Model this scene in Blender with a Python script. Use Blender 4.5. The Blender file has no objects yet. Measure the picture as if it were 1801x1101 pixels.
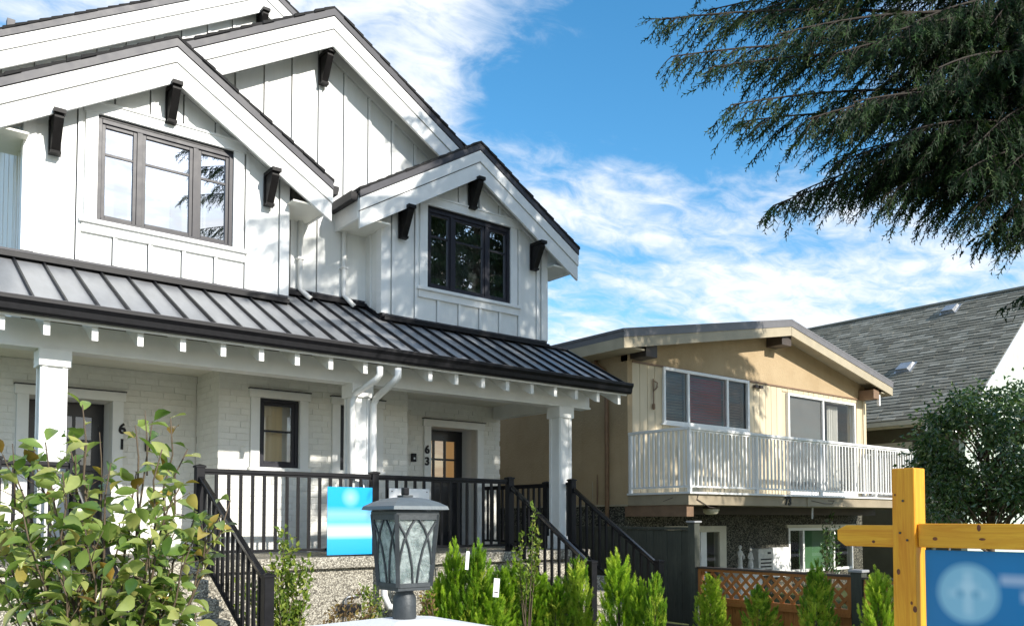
import bpy, math, random
from mathutils import Vector, Matrix, Euler
random.seed(11)
R = random.Random(5)
sc = bpy.context.scene
col = sc.collection
rad = math.radians

# ------------------------------------------------------------------ camera
CAM = Vector((0.0, -9.8, 1.6))
YAW, PITCH = rad(51.32), rad(2.503)
FPX, CPY = 1480.5, 847.3
FWD = Vector((math.cos(YAW)*math.cos(PITCH), math.sin(YAW)*math.cos(PITCH), math.sin(PITCH)))
RGT = Vector((math.sin(YAW), -math.cos(YAW), 0))
UPV = RGT.cross(FWD)
cd = bpy.data.cameras.new('camera')
cam = bpy.data.objects.new('camera', cd); col.objects.link(cam)
cam.location = CAM
cam.rotation_euler = Matrix((RGT, UPV, -FWD)).transposed().to_euler()
cd.sensor_fit = 'HORIZONTAL'; cd.sensor_width = 36.0
cd.lens = 36.0*FPX/1801.0
cd.shift_y = (CPY-550.5)/1801.0
cd.clip_start = 0.05; cd.clip_end = 2000.0
sc.camera = cam

def at(px, py, X=None, Y=None, Z=None, d=None):
    """a point of the place that lies on a given wall plane, height or distance"""
    r = FWD + RGT*((px-900.5)/FPX) + UPV*((CPY-py)/FPX)
    if X is not None: t = (X-CAM.x)/r.x
    elif Y is not None: t = (Y-CAM.y)/r.y
    elif Z is not None: t = (Z-CAM.z)/r.z
    else: t = d
    return CAM + r*t

# ------------------------------------------------------------------ sky and sun
SUN = Vector((0.2, -1.0, 0.53)).normalized()
world = bpy.data.worlds.new('World'); sc.world = world; world.use_nodes = True
wt = world.node_tree; wt.nodes.clear()
def wn(t, **k):
    n = wt.nodes.new(t)
    for a, b in k.items(): setattr(n, a, b)
    return n
def wl(a, b): wt.links.new(a, b)
def wmath(op, a, b=None, c=None, clamp=False):
    n = wn('ShaderNodeMath', operation=op, use_clamp=clamp)
    for i, q in enumerate((a, b, c)):
        if q is None: continue
        if isinstance(q, (int, float)): n.inputs[i].default_value = q
        else: wl(q, n.inputs[i])
    return n.outputs[0]
sky = wn('ShaderNodeTexSky', sky_type='NISHITA')
sky.sun_disc = False
sky.sun_elevation = math.asin(SUN.z)
sky.sun_rotation = math.atan2(SUN.x, SUN.y)
sky.air_density = 1.0; sky.dust_density = 0.35; sky.ozone_density = 2.2
hs = wn('ShaderNodeHueSaturation'); hs.inputs['Saturation'].default_value = 1.3; hs.inputs['Value'].default_value = 0.86; hs.inputs['Hue'].default_value = 0.49
wl(sky.outputs[0], hs.inputs['Color'])
tc = wn('ShaderNodeTexCoord'); sep = wn('ShaderNodeSeparateXYZ'); wl(tc.outputs['Generated'], sep.inputs[0])
zz = wmath('ADD', wmath('MAXIMUM', sep.outputs[2], 0.0), 0.16)
cx = wmath('DIVIDE', sep.outputs[0], zz); cy = wmath('DIVIDE', sep.outputs[1], zz)
cmb = wn('ShaderNodeCombineXYZ'); wl(cx, cmb.inputs[0]); wl(cy, cmb.inputs[1])
def wnoise(scale, det, rough, dist, off, stretch=(1, 1, 1), rot=0):
    mp = wn('ShaderNodeMapping'); wl(cmb.outputs[0], mp.inputs[0])
    mp.inputs['Location'].default_value = off; mp.inputs['Scale'].default_value = stretch
    mp.inputs['Rotation'].default_value = (0, 0, rot)
    n = wn('ShaderNodeTexNoise'); wl(mp.outputs[0], n.inputs['Vector'])
    n.inputs['Scale'].default_value = scale; n.inputs['Detail'].default_value = det
    n.inputs['Roughness'].default_value = rough; n.inputs['Distortion'].default_value = dist
    return n.outputs['Fac']
def ramp(x, a, b):
    n = wn('ShaderNodeMapRange', interpolation_type='SMOOTHSTEP'); wl(x, n.inputs[0])
    n.inputs[1].default_value = a; n.inputs[2].default_value = b
    return n.outputs[0]
def blob(px, py, w0, w1):
    """a bank of cloud in one direction of the sky (0..1)"""
    v = (at(px, py, d=1.0)-CAM).normalized()
    n = wn('ShaderNodeVectorMath', operation='DOT_PRODUCT'); wl(tc.outputs['Generated'], n.inputs[0])
    n.inputs[1].default_value = v
    return ramp(n.outputs['Value'], math.cos(rad(w1)), math.cos(rad(w0)))
big = wnoise(0.9, 4, 0.5, 0.2, (3.1, 1.7, 0))
mid = wnoise(2.6, 6, 0.55, 0.35, (0.4, 5.2, 2.0), (1.0, 1.5, 1), rad(35))
fine = wnoise(9.0, 8, 0.62, 0.6, (7.4, 0.2, 4.0), (1.0, 1.5, 1), rad(35))
bank = wmath('MAXIMUM', wmath('MAXIMUM', blob(700, 40, 2, 9), blob(600, -100, 4, 14)), blob(500, 60, 4, 10))
gap = wmath('MAXIMUM', wmath('MAXIMUM', blob(1010, 70, 2, 9), blob(1240, -30, 3, 12)), wmath('MULTIPLY', blob(1050, 180, 1, 5), 0.6))
thin = wmath('MAXIMUM', wmath('MAXIMUM', blob(1080, 290, 2, 8), blob(1420, 260, 4, 10)), wmath('MULTIPLY', blob(930, 330, 2, 8), 0.9))
low = ramp(sep.outputs[2], 0.36, 0.20)
dens = wmath('ADD', wmath('MULTIPLY', big, 0.32), wmath('ADD', wmath('MULTIPLY', mid, 0.40), wmath('ADD', wmath('MULTIPLY', fine, 0.30), 0.01)))
dens = wmath('ADD', dens, wmath('MULTIPLY', bank, 0.10))
dens = wmath('SUBTRACT', dens, wmath('MULTIPLY', gap, 0.14))
dens = wmath('ADD', dens, wmath('MULTIPLY', thin, 0.03))
dens = wmath('ADD', dens, wmath('MULTIPLY', low, 0.045))
cov = ramp(dens, 0.44, 0.63)
ccol = wn('ShaderNodeMix', data_type='RGBA'); wl(ramp(dens, 0.52, 0.72), ccol.inputs[0])
ccol.inputs[6].default_value = (3.2, 3.5, 3.95, 1); ccol.inputs[7].default_value = (4.6, 4.6, 4.65, 1)
mixc = wn('ShaderNodeMix', data_type='RGBA'); wl(wmath('MULTIPLY', cov, 0.88), mixc.inputs[0])
wl(hs.outputs[0], mixc.inputs[6]); wl(ccol.outputs[2], mixc.inputs[7])
bg = wn('ShaderNodeBackground'); bg.inputs['Strength'].default_value = 0.15
wl(mixc.outputs[2], bg.inputs['Color'])
wo = wn('ShaderNodeOutputWorld'); wl(bg.outputs[0], wo.inputs[0])

sl = bpy.data.lights.new('sun', 'SUN'); sl.energy = 3.2; sl.angle = rad(0.55); sl.color = (1.0, 0.945, 0.86)
so = bpy.data.objects.new('sun', sl); col.objects.link(so)
so.rotation_euler = SUN.to_track_quat('Z', 'Y').to_euler(); so.location = (3, -20, 18)

sc.render.engine = 'CYCLES'
sc.view_settings.view_transform = 'Standard'; sc.view_settings.look = 'None'
sc.view_settings.gamma = 1.0; sc.view_settings.exposure = 0.92
sc.view_settings.use_curve_mapping = False

# ------------------------------------------------------------------ materials
class NT:
    def __init__(s, name):
        s.m = bpy.data.materials.new(name); s.m.use_nodes = True
        s.t = s.m.node_tree; s.t.nodes.clear()
        s.out = s.n('ShaderNodeOutputMaterial')
        s.b = s.n('ShaderNodeBsdfPrincipled'); s.t.links.new(s.b.outputs[0], s.out.inputs[0])
    def n(s, t, **k):
        q = s.t.nodes.new(t)
        for a, b in k.items(): setattr(q, a, b)
        return q
    def l(s, a, b): s.t.links.new(a, b)
    def pos(s):
        if not hasattr(s, 'g'): s.g = s.n('ShaderNodeNewGeometry')
        return s.g.outputs['Position']
    def mapped(s, src, scale=(1, 1, 1), rot=(0, 0, 0), loc=(0, 0, 0)):
        mp = s.n('ShaderNodeMapping'); s.l(src, mp.inputs[0])
        mp.inputs['Scale'].default_value = scale; mp.inputs['Rotation'].default_value = rot; mp.inputs['Location'].default_value = loc
        return mp.outputs[0]
    def noise(s, vec, scale, det=4, rough=.55, dist=0):
        q = s.n('ShaderNodeTexNoise'); s.l(vec, q.inputs['Vector'])
        q.inputs['Scale'].default_value = scale; q.inputs['Detail'].default_value = det
        q.inputs['Roughness'].default_value = rough; q.inputs['Distortion'].default_value = dist
        return q.outputs['Fac']
    def voro(s, vec, scale, feat='F1'):
        q = s.n('ShaderNodeTexVoronoi', feature=feat); s.l(vec, q.inputs['Vector']); q.inputs['Scale'].default_value = scale
        return q
    def ramp(s, fac, stops):
        q = s.n('ShaderNodeValToRGB'); s.l(fac, q.inputs[0]); e = q.color_ramp.elements
        while len(e) < len(stops): e.new(0.5)
        for i, (p, c) in enumerate(stops):
            e[i].position = p; e[i].color = (*c, 1) if len(c) == 3 else c
        return q.outputs[0]
    def mix(s, fac, a, b, mode='MIX'):
        q = s.n('ShaderNodeMix', data_type='RGBA', blend_type=mode)
        for i, v in ((0, fac), (6, a), (7, b)):
            if isinstance(v, (int, float)): q.inputs[i].default_value = v
            elif isinstance(v, tuple): q.inputs[i].default_value = (*v, 1) if len(v) == 3 else v
            else: s.l(v, q.inputs[i])
        return q.outputs[2]
    def math(s, op, a, b=None, c=None, clamp=False):
        q = s.n('ShaderNodeMath', operation=op, use_clamp=clamp)
        for i, v in enumerate((a, b, c)):
            if v is None: continue
            if isinstance(v, (int, float)): q.inputs[i].default_value = v
            else: s.l(v, q.inputs[i])
        return q.outputs[0]
    def rng(s, x, a, b, c=0.0, d=1.0):
        q = s.n('ShaderNodeMapRange'); s.l(x, q.inputs[0])
        for i, v in enumerate((a, b, c, d)): q.inputs[i+1].default_value = v
        return q.outputs[0]
    def rnd(s):
        return s.n('ShaderNodeObjectInfo').outputs['Random']
    def bump(s, h, strength, dist=.01):
        q = s.n('ShaderNodeBump'); s.l(h, q.inputs['Height']); q.inputs['Strength'].default_value = strength
        q.inputs['Distance'].default_value = dist
        s.l(q.outputs[0], s.b.inputs['Normal']); return q
    def set(s, col=None, rough=None, metal=None, spec=None, **k):
        for nm, v in (('Base Color', col), ('Roughness', rough), ('Metallic', metal), ('Specular IOR Level', spec)):
            if v is None: continue
            if isinstance(v, (int, float)): s.b.inputs[nm].default_value = v
            elif isinstance(v, tuple): s.b.inputs[nm].default_value = (*v, 1)
            else: s.l(v, s.b.inputs[nm])
        return s
MAT = {}
def mul(c, k): return tuple(min(1, x*k) for x in c)
def plain(name, c, rough=.5, var=.12, vs=3.0, bump=0, bs=60, metal=0, spec=.5, rnd=0, stretch=(1, 1, 1)):
    t = NT(name); p = t.mapped(t.pos(), stretch)
    f = t.noise(p, vs, 6, .62)
    cc = t.mix(t.rng(f, .3, .7), mul(c, 1-var), mul(c, 1+var))
    if rnd: cc = t.mix(t.rng(t.rnd(), 0, 1), t.mix(1.0, cc, mul((1, 1, 1), 1-rnd), 'MULTIPLY'), cc)
    t.set(cc, t.rng(f, 0, 1, max(0, rough-.08), min(1, rough+.08)), metal, spec)
    if bump: t.bump(t.noise(p, bs, 5, .6), bump)
    MAT[name] = t.m; return t
plain('white_paint', (.775, .785, .765), .5, .055, 2.6, .12, 90, stretch=(2.2, 2.2, .22))
plain('white_trim', (.80, .805, .79), .45, .045, 5.0, .08, 70)
plain('white_brick', (.79, .78, .73), .5, .05, 9, .45, 45, rnd=.06)
plain('sheathing', (.06, .06, .065), .8, .2, 4)
plain('mortar_white', (.73, .72, .67), .7, .08, 12, .4, 80)
plain('soffit_white', (.79, .775, .69), .55, .05, 4, .05, 60)
plain('black_metal', (.008, .008, .010), .42, .25, 14, .05, 120, spec=.22)
plain('black_wood', (.009, .008, .008), .5, .35, 10, .2, 60, spec=.2)
plain('window_frame', (.022, .022, .03), .4, .15, 8, spec=.3)
plain('dark_drip', (.055, .055, .065), .45, .15, 8, spec=.3)
plain('rail_gloss', (.008, .008, .010), .16, .2, 14, spec=.8)
plain('door_black', (.010, .011, .016), .3, .2, 6)
plain('interior', (.30, .25, .17), .8, .2, 1.5)
plain('interior_dark', (.05, .05, .05), .8, .2, 1.5)
plain('beige_siding', (.64, .54, .37), .6, .10, 2.5, .12, 50, rnd=.08, stretch=(1, 1, .2))
plain('beige_fascia', (.42, .36, .25), .6, .14, 2.5, .15, 40)
plain('grey_flashing', (.15, .145, .15), .5, .12, 4)
plain('brown_beam', (.22, .135, .08), .6, .2, 6, .2, 40)
plain('dark_beam', (.06, .045, .035), .6, .2, 6)
plain('white_metal', (.80, .80, .78), .35, .03, 4)
plain('balcony_deck', (.45, .40, .34), .7, .15, 5)
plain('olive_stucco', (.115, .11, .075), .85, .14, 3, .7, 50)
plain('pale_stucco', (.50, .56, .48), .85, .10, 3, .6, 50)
plain('cream_trim', (.62, .58, .46), .6, .1, 4)
plain('stone_white', (.60, .58, .52), .8, .2, 14, .4, 40)
plain('brass', (.4, .3, .15), .4, .1, 4, metal=1)
plain('bark', (.10, .075, .05), .9, .4, 16, .8, 40)
plain('limb_bark', (.035, .027, .02), .9, .3, 16, .5, 40)
plain('twig', (.095, .068, .042), .8, .3, 20, .4, 60)
plain('galvanised', (.45, .46, .47), .4, .15, 12, metal=.8)
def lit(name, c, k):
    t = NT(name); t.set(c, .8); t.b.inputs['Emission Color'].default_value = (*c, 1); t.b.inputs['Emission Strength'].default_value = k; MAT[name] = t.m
lit('hall_wall_glow', (.62, .36, .14), .25)  # hall back wall glows by itself, standing in for warm lamplight indoors
plain('tag_white', (.8, .8, .8), .4, .02, 4)
plain('blind_red', (.30, .022, .02), .6, .35, 1.2)
plain('blind_dark', (.20, .16, .13), .6, .2, 3)
plain('curtain', (.62, .60, .55), .8, .08, 4)
plain('green_blind', (.05, .13, .05), .7, .2, 3)
plain('knot_wood', (.16, .045, .012), .6, .4, 60)
plain('balcony_fascia', (.33, .275, .19), .6, .16, 2.5, .15, 40)
plain('beige_blind', (.76, .60, .34), .8, .15, 2, stretch=(6, 6, .5))
plain('mesh_screen', (.12, .12, .115), .8, .12, 2)
plain('lamp_metal_sunlit', (.12, .14, .148), .45, .15, 30, .1, 150, metal=.2)  # lamp metal again, lightened for the sunlit look of the lantern cap
plain('lamp_metal', (.055, .062, .066), .5, .25, 30, .15, 150, metal=.35)
plain('asphalt', (.09, .09, .09), .9, .2, 12, .3, 120)
plain('concrete', (.52, .51, .48), .85, .12, 3, .2, 80)
plain('soil', (.055, .04, .028), .95, .4, 6, .8, 40)
plain('pillar_white', (.80, .80, .79), .5, .03, 4, .1, 60)
plain('satellite_grey', (.3, .3, .3), .5, .1, 6)

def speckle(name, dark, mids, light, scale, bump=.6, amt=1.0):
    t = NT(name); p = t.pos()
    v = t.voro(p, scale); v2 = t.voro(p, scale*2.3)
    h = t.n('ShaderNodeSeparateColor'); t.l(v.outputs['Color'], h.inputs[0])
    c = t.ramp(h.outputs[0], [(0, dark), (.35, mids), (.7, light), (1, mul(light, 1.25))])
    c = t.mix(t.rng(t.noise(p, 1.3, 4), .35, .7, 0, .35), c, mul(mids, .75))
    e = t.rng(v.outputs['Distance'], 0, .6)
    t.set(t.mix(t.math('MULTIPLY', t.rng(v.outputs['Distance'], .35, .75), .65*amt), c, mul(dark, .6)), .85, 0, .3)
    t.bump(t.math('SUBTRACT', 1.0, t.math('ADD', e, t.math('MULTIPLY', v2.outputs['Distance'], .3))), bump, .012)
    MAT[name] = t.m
speckle('aggregate', (.10, .09, .075), (.38, .35, .28), (.62, .58, .48), 62)
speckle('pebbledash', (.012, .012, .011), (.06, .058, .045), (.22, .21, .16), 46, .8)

def stucco():
    t = NT('beige_stucco'); p = t.pos()
    f = t.noise(p, 1.2, 5, .6); g = t.noise(p, 16, 3, .5, 1.2)
    c = t.mix(t.rng(f, .3, .7), (.41, .305, .18), (.50, .385, .24))
    c = t.mix(t.rng(t.noise(t.mapped(p, (3, 3, .35)), 2.4, 5, .6), .55, .8, 0, .3), c, (.33, .235, .125))
    t.set(c, .85, 0, .25)
    t.bump(t.math('ADD', g, t.math('MULTIPLY', t.noise(p, 60, 3), .35)), .75, .014)
    MAT['beige_stucco'] = t.m
stucco()
def wood(name, c, dark, sc_=(14, 14, 1.2), rough=.55, rnd=.2, grey=None, knots=True, axis='Z'):
    t = NT(name); p = t.mapped(t.pos(), sc_)
    g = t.noise(p, 2.2, 8, .65, 1.4)
    cc = t.mix(t.rng(g, .3, .72), c, dark)
    if knots:
        k = t.voro(t.mapped(t.pos(), tuple(max(1.0, q*.22) for q in sc_)), 3.1)
        cc = t.mix(t.rng(k.outputs['Distance'], .03, .15, .85, 0), cc, mul(dark, .35))
    cc = t.mix(t.rng(t.noise(t.pos(), 1.7, 4), .4, .7, 0, .35), cc, mul(dark, .8) if grey is None else grey)
    cc = t.mix(t.rng(t.rnd(), 0, 1, 0, rnd), cc, mul(c, .55))
    t.set(cc, rough, 0, .35); t.bump(g, .25, .004); MAT[name] = t.m
wood('sign_wood', (.96, .53, .04), (.68, .25, .01), (20, 1.4, 20), .45, 0)
wood('sign_post_wood', (.96, .50, .035), (.66, .22, .008), (20, 20, 1.2), .45, 0)
wood('cedar_fence', (.58, .24, .07), (.36, .12, .03), rnd=.3)
wood('black_fence', (.085, .09, .07), (.03, .034, .028), rnd=.55, grey=(.17, .17, .125))

def shingle_mats():
    t = NT('grey_shingle'); p = t.pos()
    r = t.math('FRACT', t.math('ADD', t.rnd(), t.n('ShaderNodeAttribute', attribute_name='tint').outputs['Fac'])); f = t.noise(p, 3.0, 5, .7); g = t.noise(p, 120, 2)
    c = t.ramp(r, [(0, (.17, .162, .135)), (.45, (.235, .225, .185)), (.8, (.30, .29, .245)), (1, (.36, .35, .30))])
    c = t.mix(t.rng(f, .35, .7, 0, .4), c, (.15, .15, .11))
    c = t.mix(t.rng(g, .35, .7, 0, .35), c, (.05, .05, .045))
    t.set(c, .95, 0, .15); t.bump(g, .5, .004); MAT['grey_shingle'] = t.m
    plain('black_shingle', (.022, .021, .021), .9, .35, 18, .6, 90, rnd=.3)
shingle_mats()
def metal_roof():
    t = NT('roof_metal'); p = t.pos()
    f = t.noise(t.mapped(p, (2.5, .7, 1)), 3.0, 5, .6); g = t.noise(t.mapped(p, (60, 2, 2)), 2.0, 3)
    c = t.mix(t.rng(f, .3, .7), (.27, .275, .285), (.37, .375, .385))
    t.set(c, t.math('ADD', t.rng(f, .2, .8, .30, .42), t.math('MULTIPLY', g, .06)), .35, .5)
    t.bump(t.noise(t.mapped(p, (1.5, .8, 1)), 2.6, 3), .12, .02); MAT['roof_metal'] = t.m
metal_roof()
def leafmat(name, stops, rough=.4, trans=.35, posvar=.0, spec=.5, vs=6):
    t = NT(name)
    a = t.n('ShaderNodeAttribute', attribute_name='tint'); r = t.rnd()
    x = t.math('FRACT', t.math('ADD', a.outputs['Fac'], r))
    c = t.ramp(x, stops)
    c = t.mix(t.rng(t.noise(t.pos(), vs, 3), .3, .7, 0, posvar), c, mul(stops[0][1], .6))
    t.set(c, rough, 0, spec)
    tr = t.n('ShaderNodeBsdfTranslucent'); t.l(t.mix(1.0, c, (1.1, 1.15, .6), 'MULTIPLY'), tr.inputs['Color'])
    mx = t.n('ShaderNodeMixShader'); mx.inputs[0].default_value = trans
    t.l(t.b.outputs[0], mx.inputs[1]); t.l(tr.outputs[0], mx.inputs[2]); t.l(mx.outputs[0], t.out.inputs[0])
    MAT[name] = t.m
leafmat('conifer_leaf', [(0, (.010, .026, .010)), (.5, (.020, .048, .016)), (.85, (.04, .085, .022)), (1, (.07, .10, .03))], .6, .18, .5, .2)
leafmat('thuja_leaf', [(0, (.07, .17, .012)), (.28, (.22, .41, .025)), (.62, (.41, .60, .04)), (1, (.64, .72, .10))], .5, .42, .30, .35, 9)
leafmat('camellia_leaf', [(0, (.06, .13, .03)), (.12, (.15, .25, .05)), (.4, (.29, .39, .10)), (.7, (.42, .49, .16)), (.92, (.54, .54, .18)), (.96, (.46, .29, .05)), (1, (.18, .10, .03))], .24, .42, .3, .7, 12)
leafmat('shrub_leaf', [(0, (.10, .17, .025)), (.5, (.20, .29, .04)), (1, (.36, .40, .07))], .45, .35, .3, .4, 9)
leafmat('broad_leaf', [(0, (.03, .075, .028)), (.5, (.065, .14, .045)), (.85, (.13, .21, .07)), (1, (.24, .30, .12))], .22, .28, .2, .9, 8)
leafmat('dry_leaf', [(0, (.10, .06, .03)), (.5, (.20, .13, .05)), (1, (.36, .28, .06))], .6, .25, .3, .3)
leafmat('red_leaf', [(0, (.16, .012, .01)), (.5, (.30, .03, .02)), (1, (.40, .09, .03))], .5, .3, .3, .3)
leafmat('grass_leaf', [(0, (.05, .11, .02)), (1, (.12, .20, .04))], .6, .3, .3, .3)

def glass(name, refl, tint=(.75, .8, .82), rough=.0, bumpy=0, k=1.6):
    t = NT(name); t.t.nodes.remove(t.b)
    gl = t.n('ShaderNodeBsdfGlossy'); gl.inputs['Roughness'].default_value = rough; gl.inputs['Color'].default_value = (1, 1, 1, 1)
    tp = t.n('ShaderNodeBsdfTransparent'); tp.inputs['Color'].default_value = (*tint, 1)
    fr = t.n('ShaderNodeFresnel'); fr.inputs['IOR'].default_value = 1.5
    mx = t.n('ShaderNodeMixShader'); t.l(t.math('ADD', t.math('MULTIPLY', fr.outputs[0], k), refl, clamp=True), mx.inputs[0])
    t.l(tp.outputs[0], mx.inputs[1]); t.l(gl.outputs[0], mx.inputs[2]); t.l(mx.outputs[0], t.out.inputs[0])
    if bumpy:
        b = t.n('ShaderNodeBump'); b.inputs['Strength'].default_value = bumpy; b.inputs['Distance'].default_value = .02
        t.l(t.noise(t.pos(), 42, 3, .5, 1.5), b.inputs['Height']); t.l(b.outputs[0], gl.inputs['Normal']); t.l(b.outputs[0], fr.inputs['Normal'])
    MAT[name] = t.m
glass('pane_glass', .62); glass('door_glass', .06, (.95, .96, .95)); glass('clear_glass', .0, (.9, .92, .92), k=.75)
def waterglass():
    t = NT('water_glass'); p = t.pos()
    h = t.noise(p, 70, 3, .5, 1.2)
    gl = t.n('ShaderNodeBsdfGlass'); gl.inputs['IOR'].default_value = 1.45; gl.inputs['Roughness'].default_value = .08
    gl.inputs['Color'].default_value = (.9, .97, .95, 1)
    b = t.n('ShaderNodeBump'); b.inputs['Strength'].default_value = .9; b.inputs['Distance'].default_value = .006
    t.l(h, b.inputs['Height']); t.l(b.outputs[0], gl.inputs['Normal'])
    df = t.n('ShaderNodeBsdfTranslucent'); df.inputs['Color'].default_value = (.92, .97, .95, 1); t.l(b.outputs[0], df.inputs['Normal'])
    d2 = t.n('ShaderNodeBsdfDiffuse'); d2.inputs['Color'].default_value = (.80, .86, .84, 1); t.l(b.outputs[0], d2.inputs['Normal'])
    m1 = t.n('ShaderNodeMixShader'); m1.inputs[0].default_value = .5; t.l(df.outputs[0], m1.inputs[1]); t.l(d2.outputs[0], m1.inputs[2])
    m2 = t.n('ShaderNodeMixShader'); t.l(t.rng(t.noise(p, 30, 4, .6, .8), .35, .65, .15, .6), m2.inputs[0])
    t.l(gl.outputs[0], m2.inputs[1]); t.l(m1.outputs[0], m2.inputs[2]); t.l(m2.outputs[0], t.out.inputs[0])
    t.t.nodes.remove(t.b); MAT['water_glass'] = t.m
waterglass()

# ------------------------------------------------------------------ mesh helpers
class MB:
    def __init__(s): s.v = []; s.f = []; s.t = []
    def add(s, vs, fs, tint=None):
        o = len(s.v); s.v.extend([tuple(p) for p in vs]); s.f.extend([tuple(i+o for i in f) for f in fs])
        if tint is not None: s.t.extend([tint]*len(vs))
        return s
    def hexa(s, a):
        return s.add(a, [(0, 3, 2, 1), (4, 5, 6, 7), (0, 1, 5, 4), (1, 2, 6, 5), (2, 3, 7, 6), (3, 0, 4, 7)])
    def box(s, x0, x1, y0, y1, z0, z1):
        return s.hexa([(x0, y0, z0), (x1, y0, z0), (x1, y1, z0), (x0, y1, z0), (x0, y0, z1), (x1, y0, z1), (x1, y1, z1), (x0, y1, z1)])
    def prism(s, pts, axis, a0, a1):
        """2-D outline (counter-clockwise) pushed along an axis"""
        n = len(pts)
        def P(p, a):
            return {'Y': (p[0], a, p[1]), 'X': (a, p[0], p[1]), 'Z': (p[0], p[1], a)}[axis]
        vs = [P(p, a0) for p in pts]+[P(p, a1) for p in pts]
        fs = [tuple(range(n))[::-1], tuple(range(n, 2*n))]+[(i, (i+1) % n, n+(i+1) % n, n+i) for i in range(n)]
        return s.add(vs, fs)
    def bar(s, p0, p1, w, h, up=(0, 0, 1)):
        p0, p1 = Vector(p0), Vector(p1); d = (p1-p0).normalized(); u = Vector(up)
        sd = d.cross(u)
        if sd.length < 1e-4: sd = d.cross(Vector((0, 1, 0)))
        sd.normalize(); u = sd.cross(d)
        o = [(-.5, -.5), (.5, -.5), (.5, .5), (-.5, .5)]
        a = [p0+sd*w*i+u*h*j for i, j in o]; b = [p1+sd*w*i+u*h*j for i, j in o]
        return s.add(a+b, [(0, 1, 2, 3), (7, 6, 5, 4), (0, 4, 5, 1), (1, 5, 6, 2), (2, 6, 7, 3), (3, 7, 4, 0)])
    def tube(s, pts, r, n=8, cap=True):
        pts = [Vector(p) for p in pts]; k = len(pts)
        rs = r if isinstance(r, (list, tuple)) else [r]*k
        vs = []; fs = []; ref = None
        for i, p in enumerate(pts):
            d = (pts[min(i+1, k-1)]-pts[max(i-1, 0)])
            if d.length < 1e-9: d = Vector((0, 0, 1))
            d.normalize()
            if ref is None: ref = d.orthogonal().normalized()
            ref = (ref-d*ref.dot(d))
            if ref.length < 1e-6: ref = d.orthogonal()
            ref.normalize(); b = d.cross(ref)
            for j in range(n):
                a = 2*math.pi*j/n; vs.append(p+(ref*math.cos(a)+b*math.sin(a))*rs[i])
        for i in range(k-1):
            for j in range(n):
                fs.append((i*n+j, i*n+(j+1) % n, (i+1)*n+(j+1) % n, (i+1)*n+j))
        if cap: fs += [tuple(range(n))[::-1], tuple(range((k-1)*n, k*n))]
        return s.add(vs, fs)
    def lathe(s, prof, c=(0, 0, 0), n=16, sq=False):
        vs = []; fs = []; k = len(prof)
        for r, z in prof:
            for j in range(n):
                a = 2*math.pi*(j+.5)/n; vs.append((c[0]+r*math.cos(a), c[1]+r*math.sin(a), c[2]+z))
        for i in range(k-1):
            for j in range(n):
                fs.append((i*n+j, i*n+(j+1) % n, (i+1)*n+(j+1) % n, (i+1)*n+j))
        fs += [tuple(range(n))[::-1], tuple(range((k-1)*n, k*n))]
        return s.add(vs, fs)
    def mesh(s, name, mat, smooth=False):
        me = bpy.data.meshes.new(name); me.from_pydata(s.v, [], s.f); me.update()
        me.materials.append(MAT[mat] if isinstance(mat, str) else mat)
        if s.t:
            at_ = me.attributes.new('tint', 'FLOAT', 'POINT'); at_.data.foreach_set('value', s.t)
        if smooth: me.polygons.foreach_set('use_smooth', [True]*len(me.polygons))
        return me
    def build(s, name, mat, parent=None, smooth=False, bevel=0):
        return link(name, s.mesh(name, mat, smooth), parent, bevel)
def link(name, data, parent=None, bevel=0):
    o = bpy.data.objects.new(name, data); col.objects.link(o)
    if parent is not None: adopt(o, parent)
    if bevel:
        b = o.modifiers.new('bevel', 'BEVEL'); b.width = bevel; b.segments = 2; b.limit_method = 'ANGLE'
    return o
def adopt(o, parent):
    o.parent = parent
    if parent.get('_base'): o.matrix_parent_inverse = Matrix.Translation(-parent.location)
def tag(o, label=None, cat=None, group=None, kind=None):
    if label: o['label'] = label
    if cat: o['category'] = cat
    if group: o['group'] = group
    if kind: o['kind'] = kind
    return o
def thing(name, label, cat, loc=(0, 0, 0), group=None, local=False):
    o = bpy.data.objects.new(name, None); col.objects.link(o); o.location = loc
    o.empty_display_size = .2
    if not local: o['_base'] = 1
    return tag(o, label, cat, group)
def dup(o, parent=None, loc=None):
    """copy of a thing with copies of its parts and sub-parts"""
    c = o.copy(); col.objects.link(c)
    if parent is not None: c.parent = parent
    if loc is not None: c.location = loc
    for ch in list(o.children): dup(ch, c)
    return c
def piece(name, me, parent, M):
    """one of many alike pieces that share mesh data"""
    o = bpy.data.objects.new(name, me); col.objects.link(o); adopt(o, parent)
    o.matrix_basis = M
    return o
def P(name, mat, parent, *boxes, bevel=0):
    m = MB()
    if name == 'pane':
        x0, x1, y0, y1, z0, z1 = boxes[0]
        q = [(x0, y0, z0), (x1, y0, z0), (x1, y0, z1), (x0, y0, z1)] if y1-y0 < x1-x0 else [(x0, y1, z0), (x0, y0, z0), (x0, y0, z1), (x0, y1, z1)]
        return m.add(q, [(0, 1, 2, 3)]).build(name, mat, parent)
    for b in boxes: m.box(*b)
    return m.build(name, mat, parent, bevel=bevel)
UNIT = {}
def unit(mat):
    if mat not in UNIT: UNIT[mat] = MB().box(-.5, .5, -.5, .5, -.5, .5).mesh('piece', mat)
    return UNIT[mat]
def TRS(c, s, rot=(0, 0, 0)):
    return Matrix.LocRotScale(Vector(c), Euler(rot), Vector(s))
def ubox(name, mat, parent, x0, x1, y0, y1, z0, z1):
    return piece(name, unit(mat), parent, TRS(((x0+x1)/2, (y0+y1)/2, (z0+z1)/2), (x1-x0, y1-y0, z1-z0)))
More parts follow.
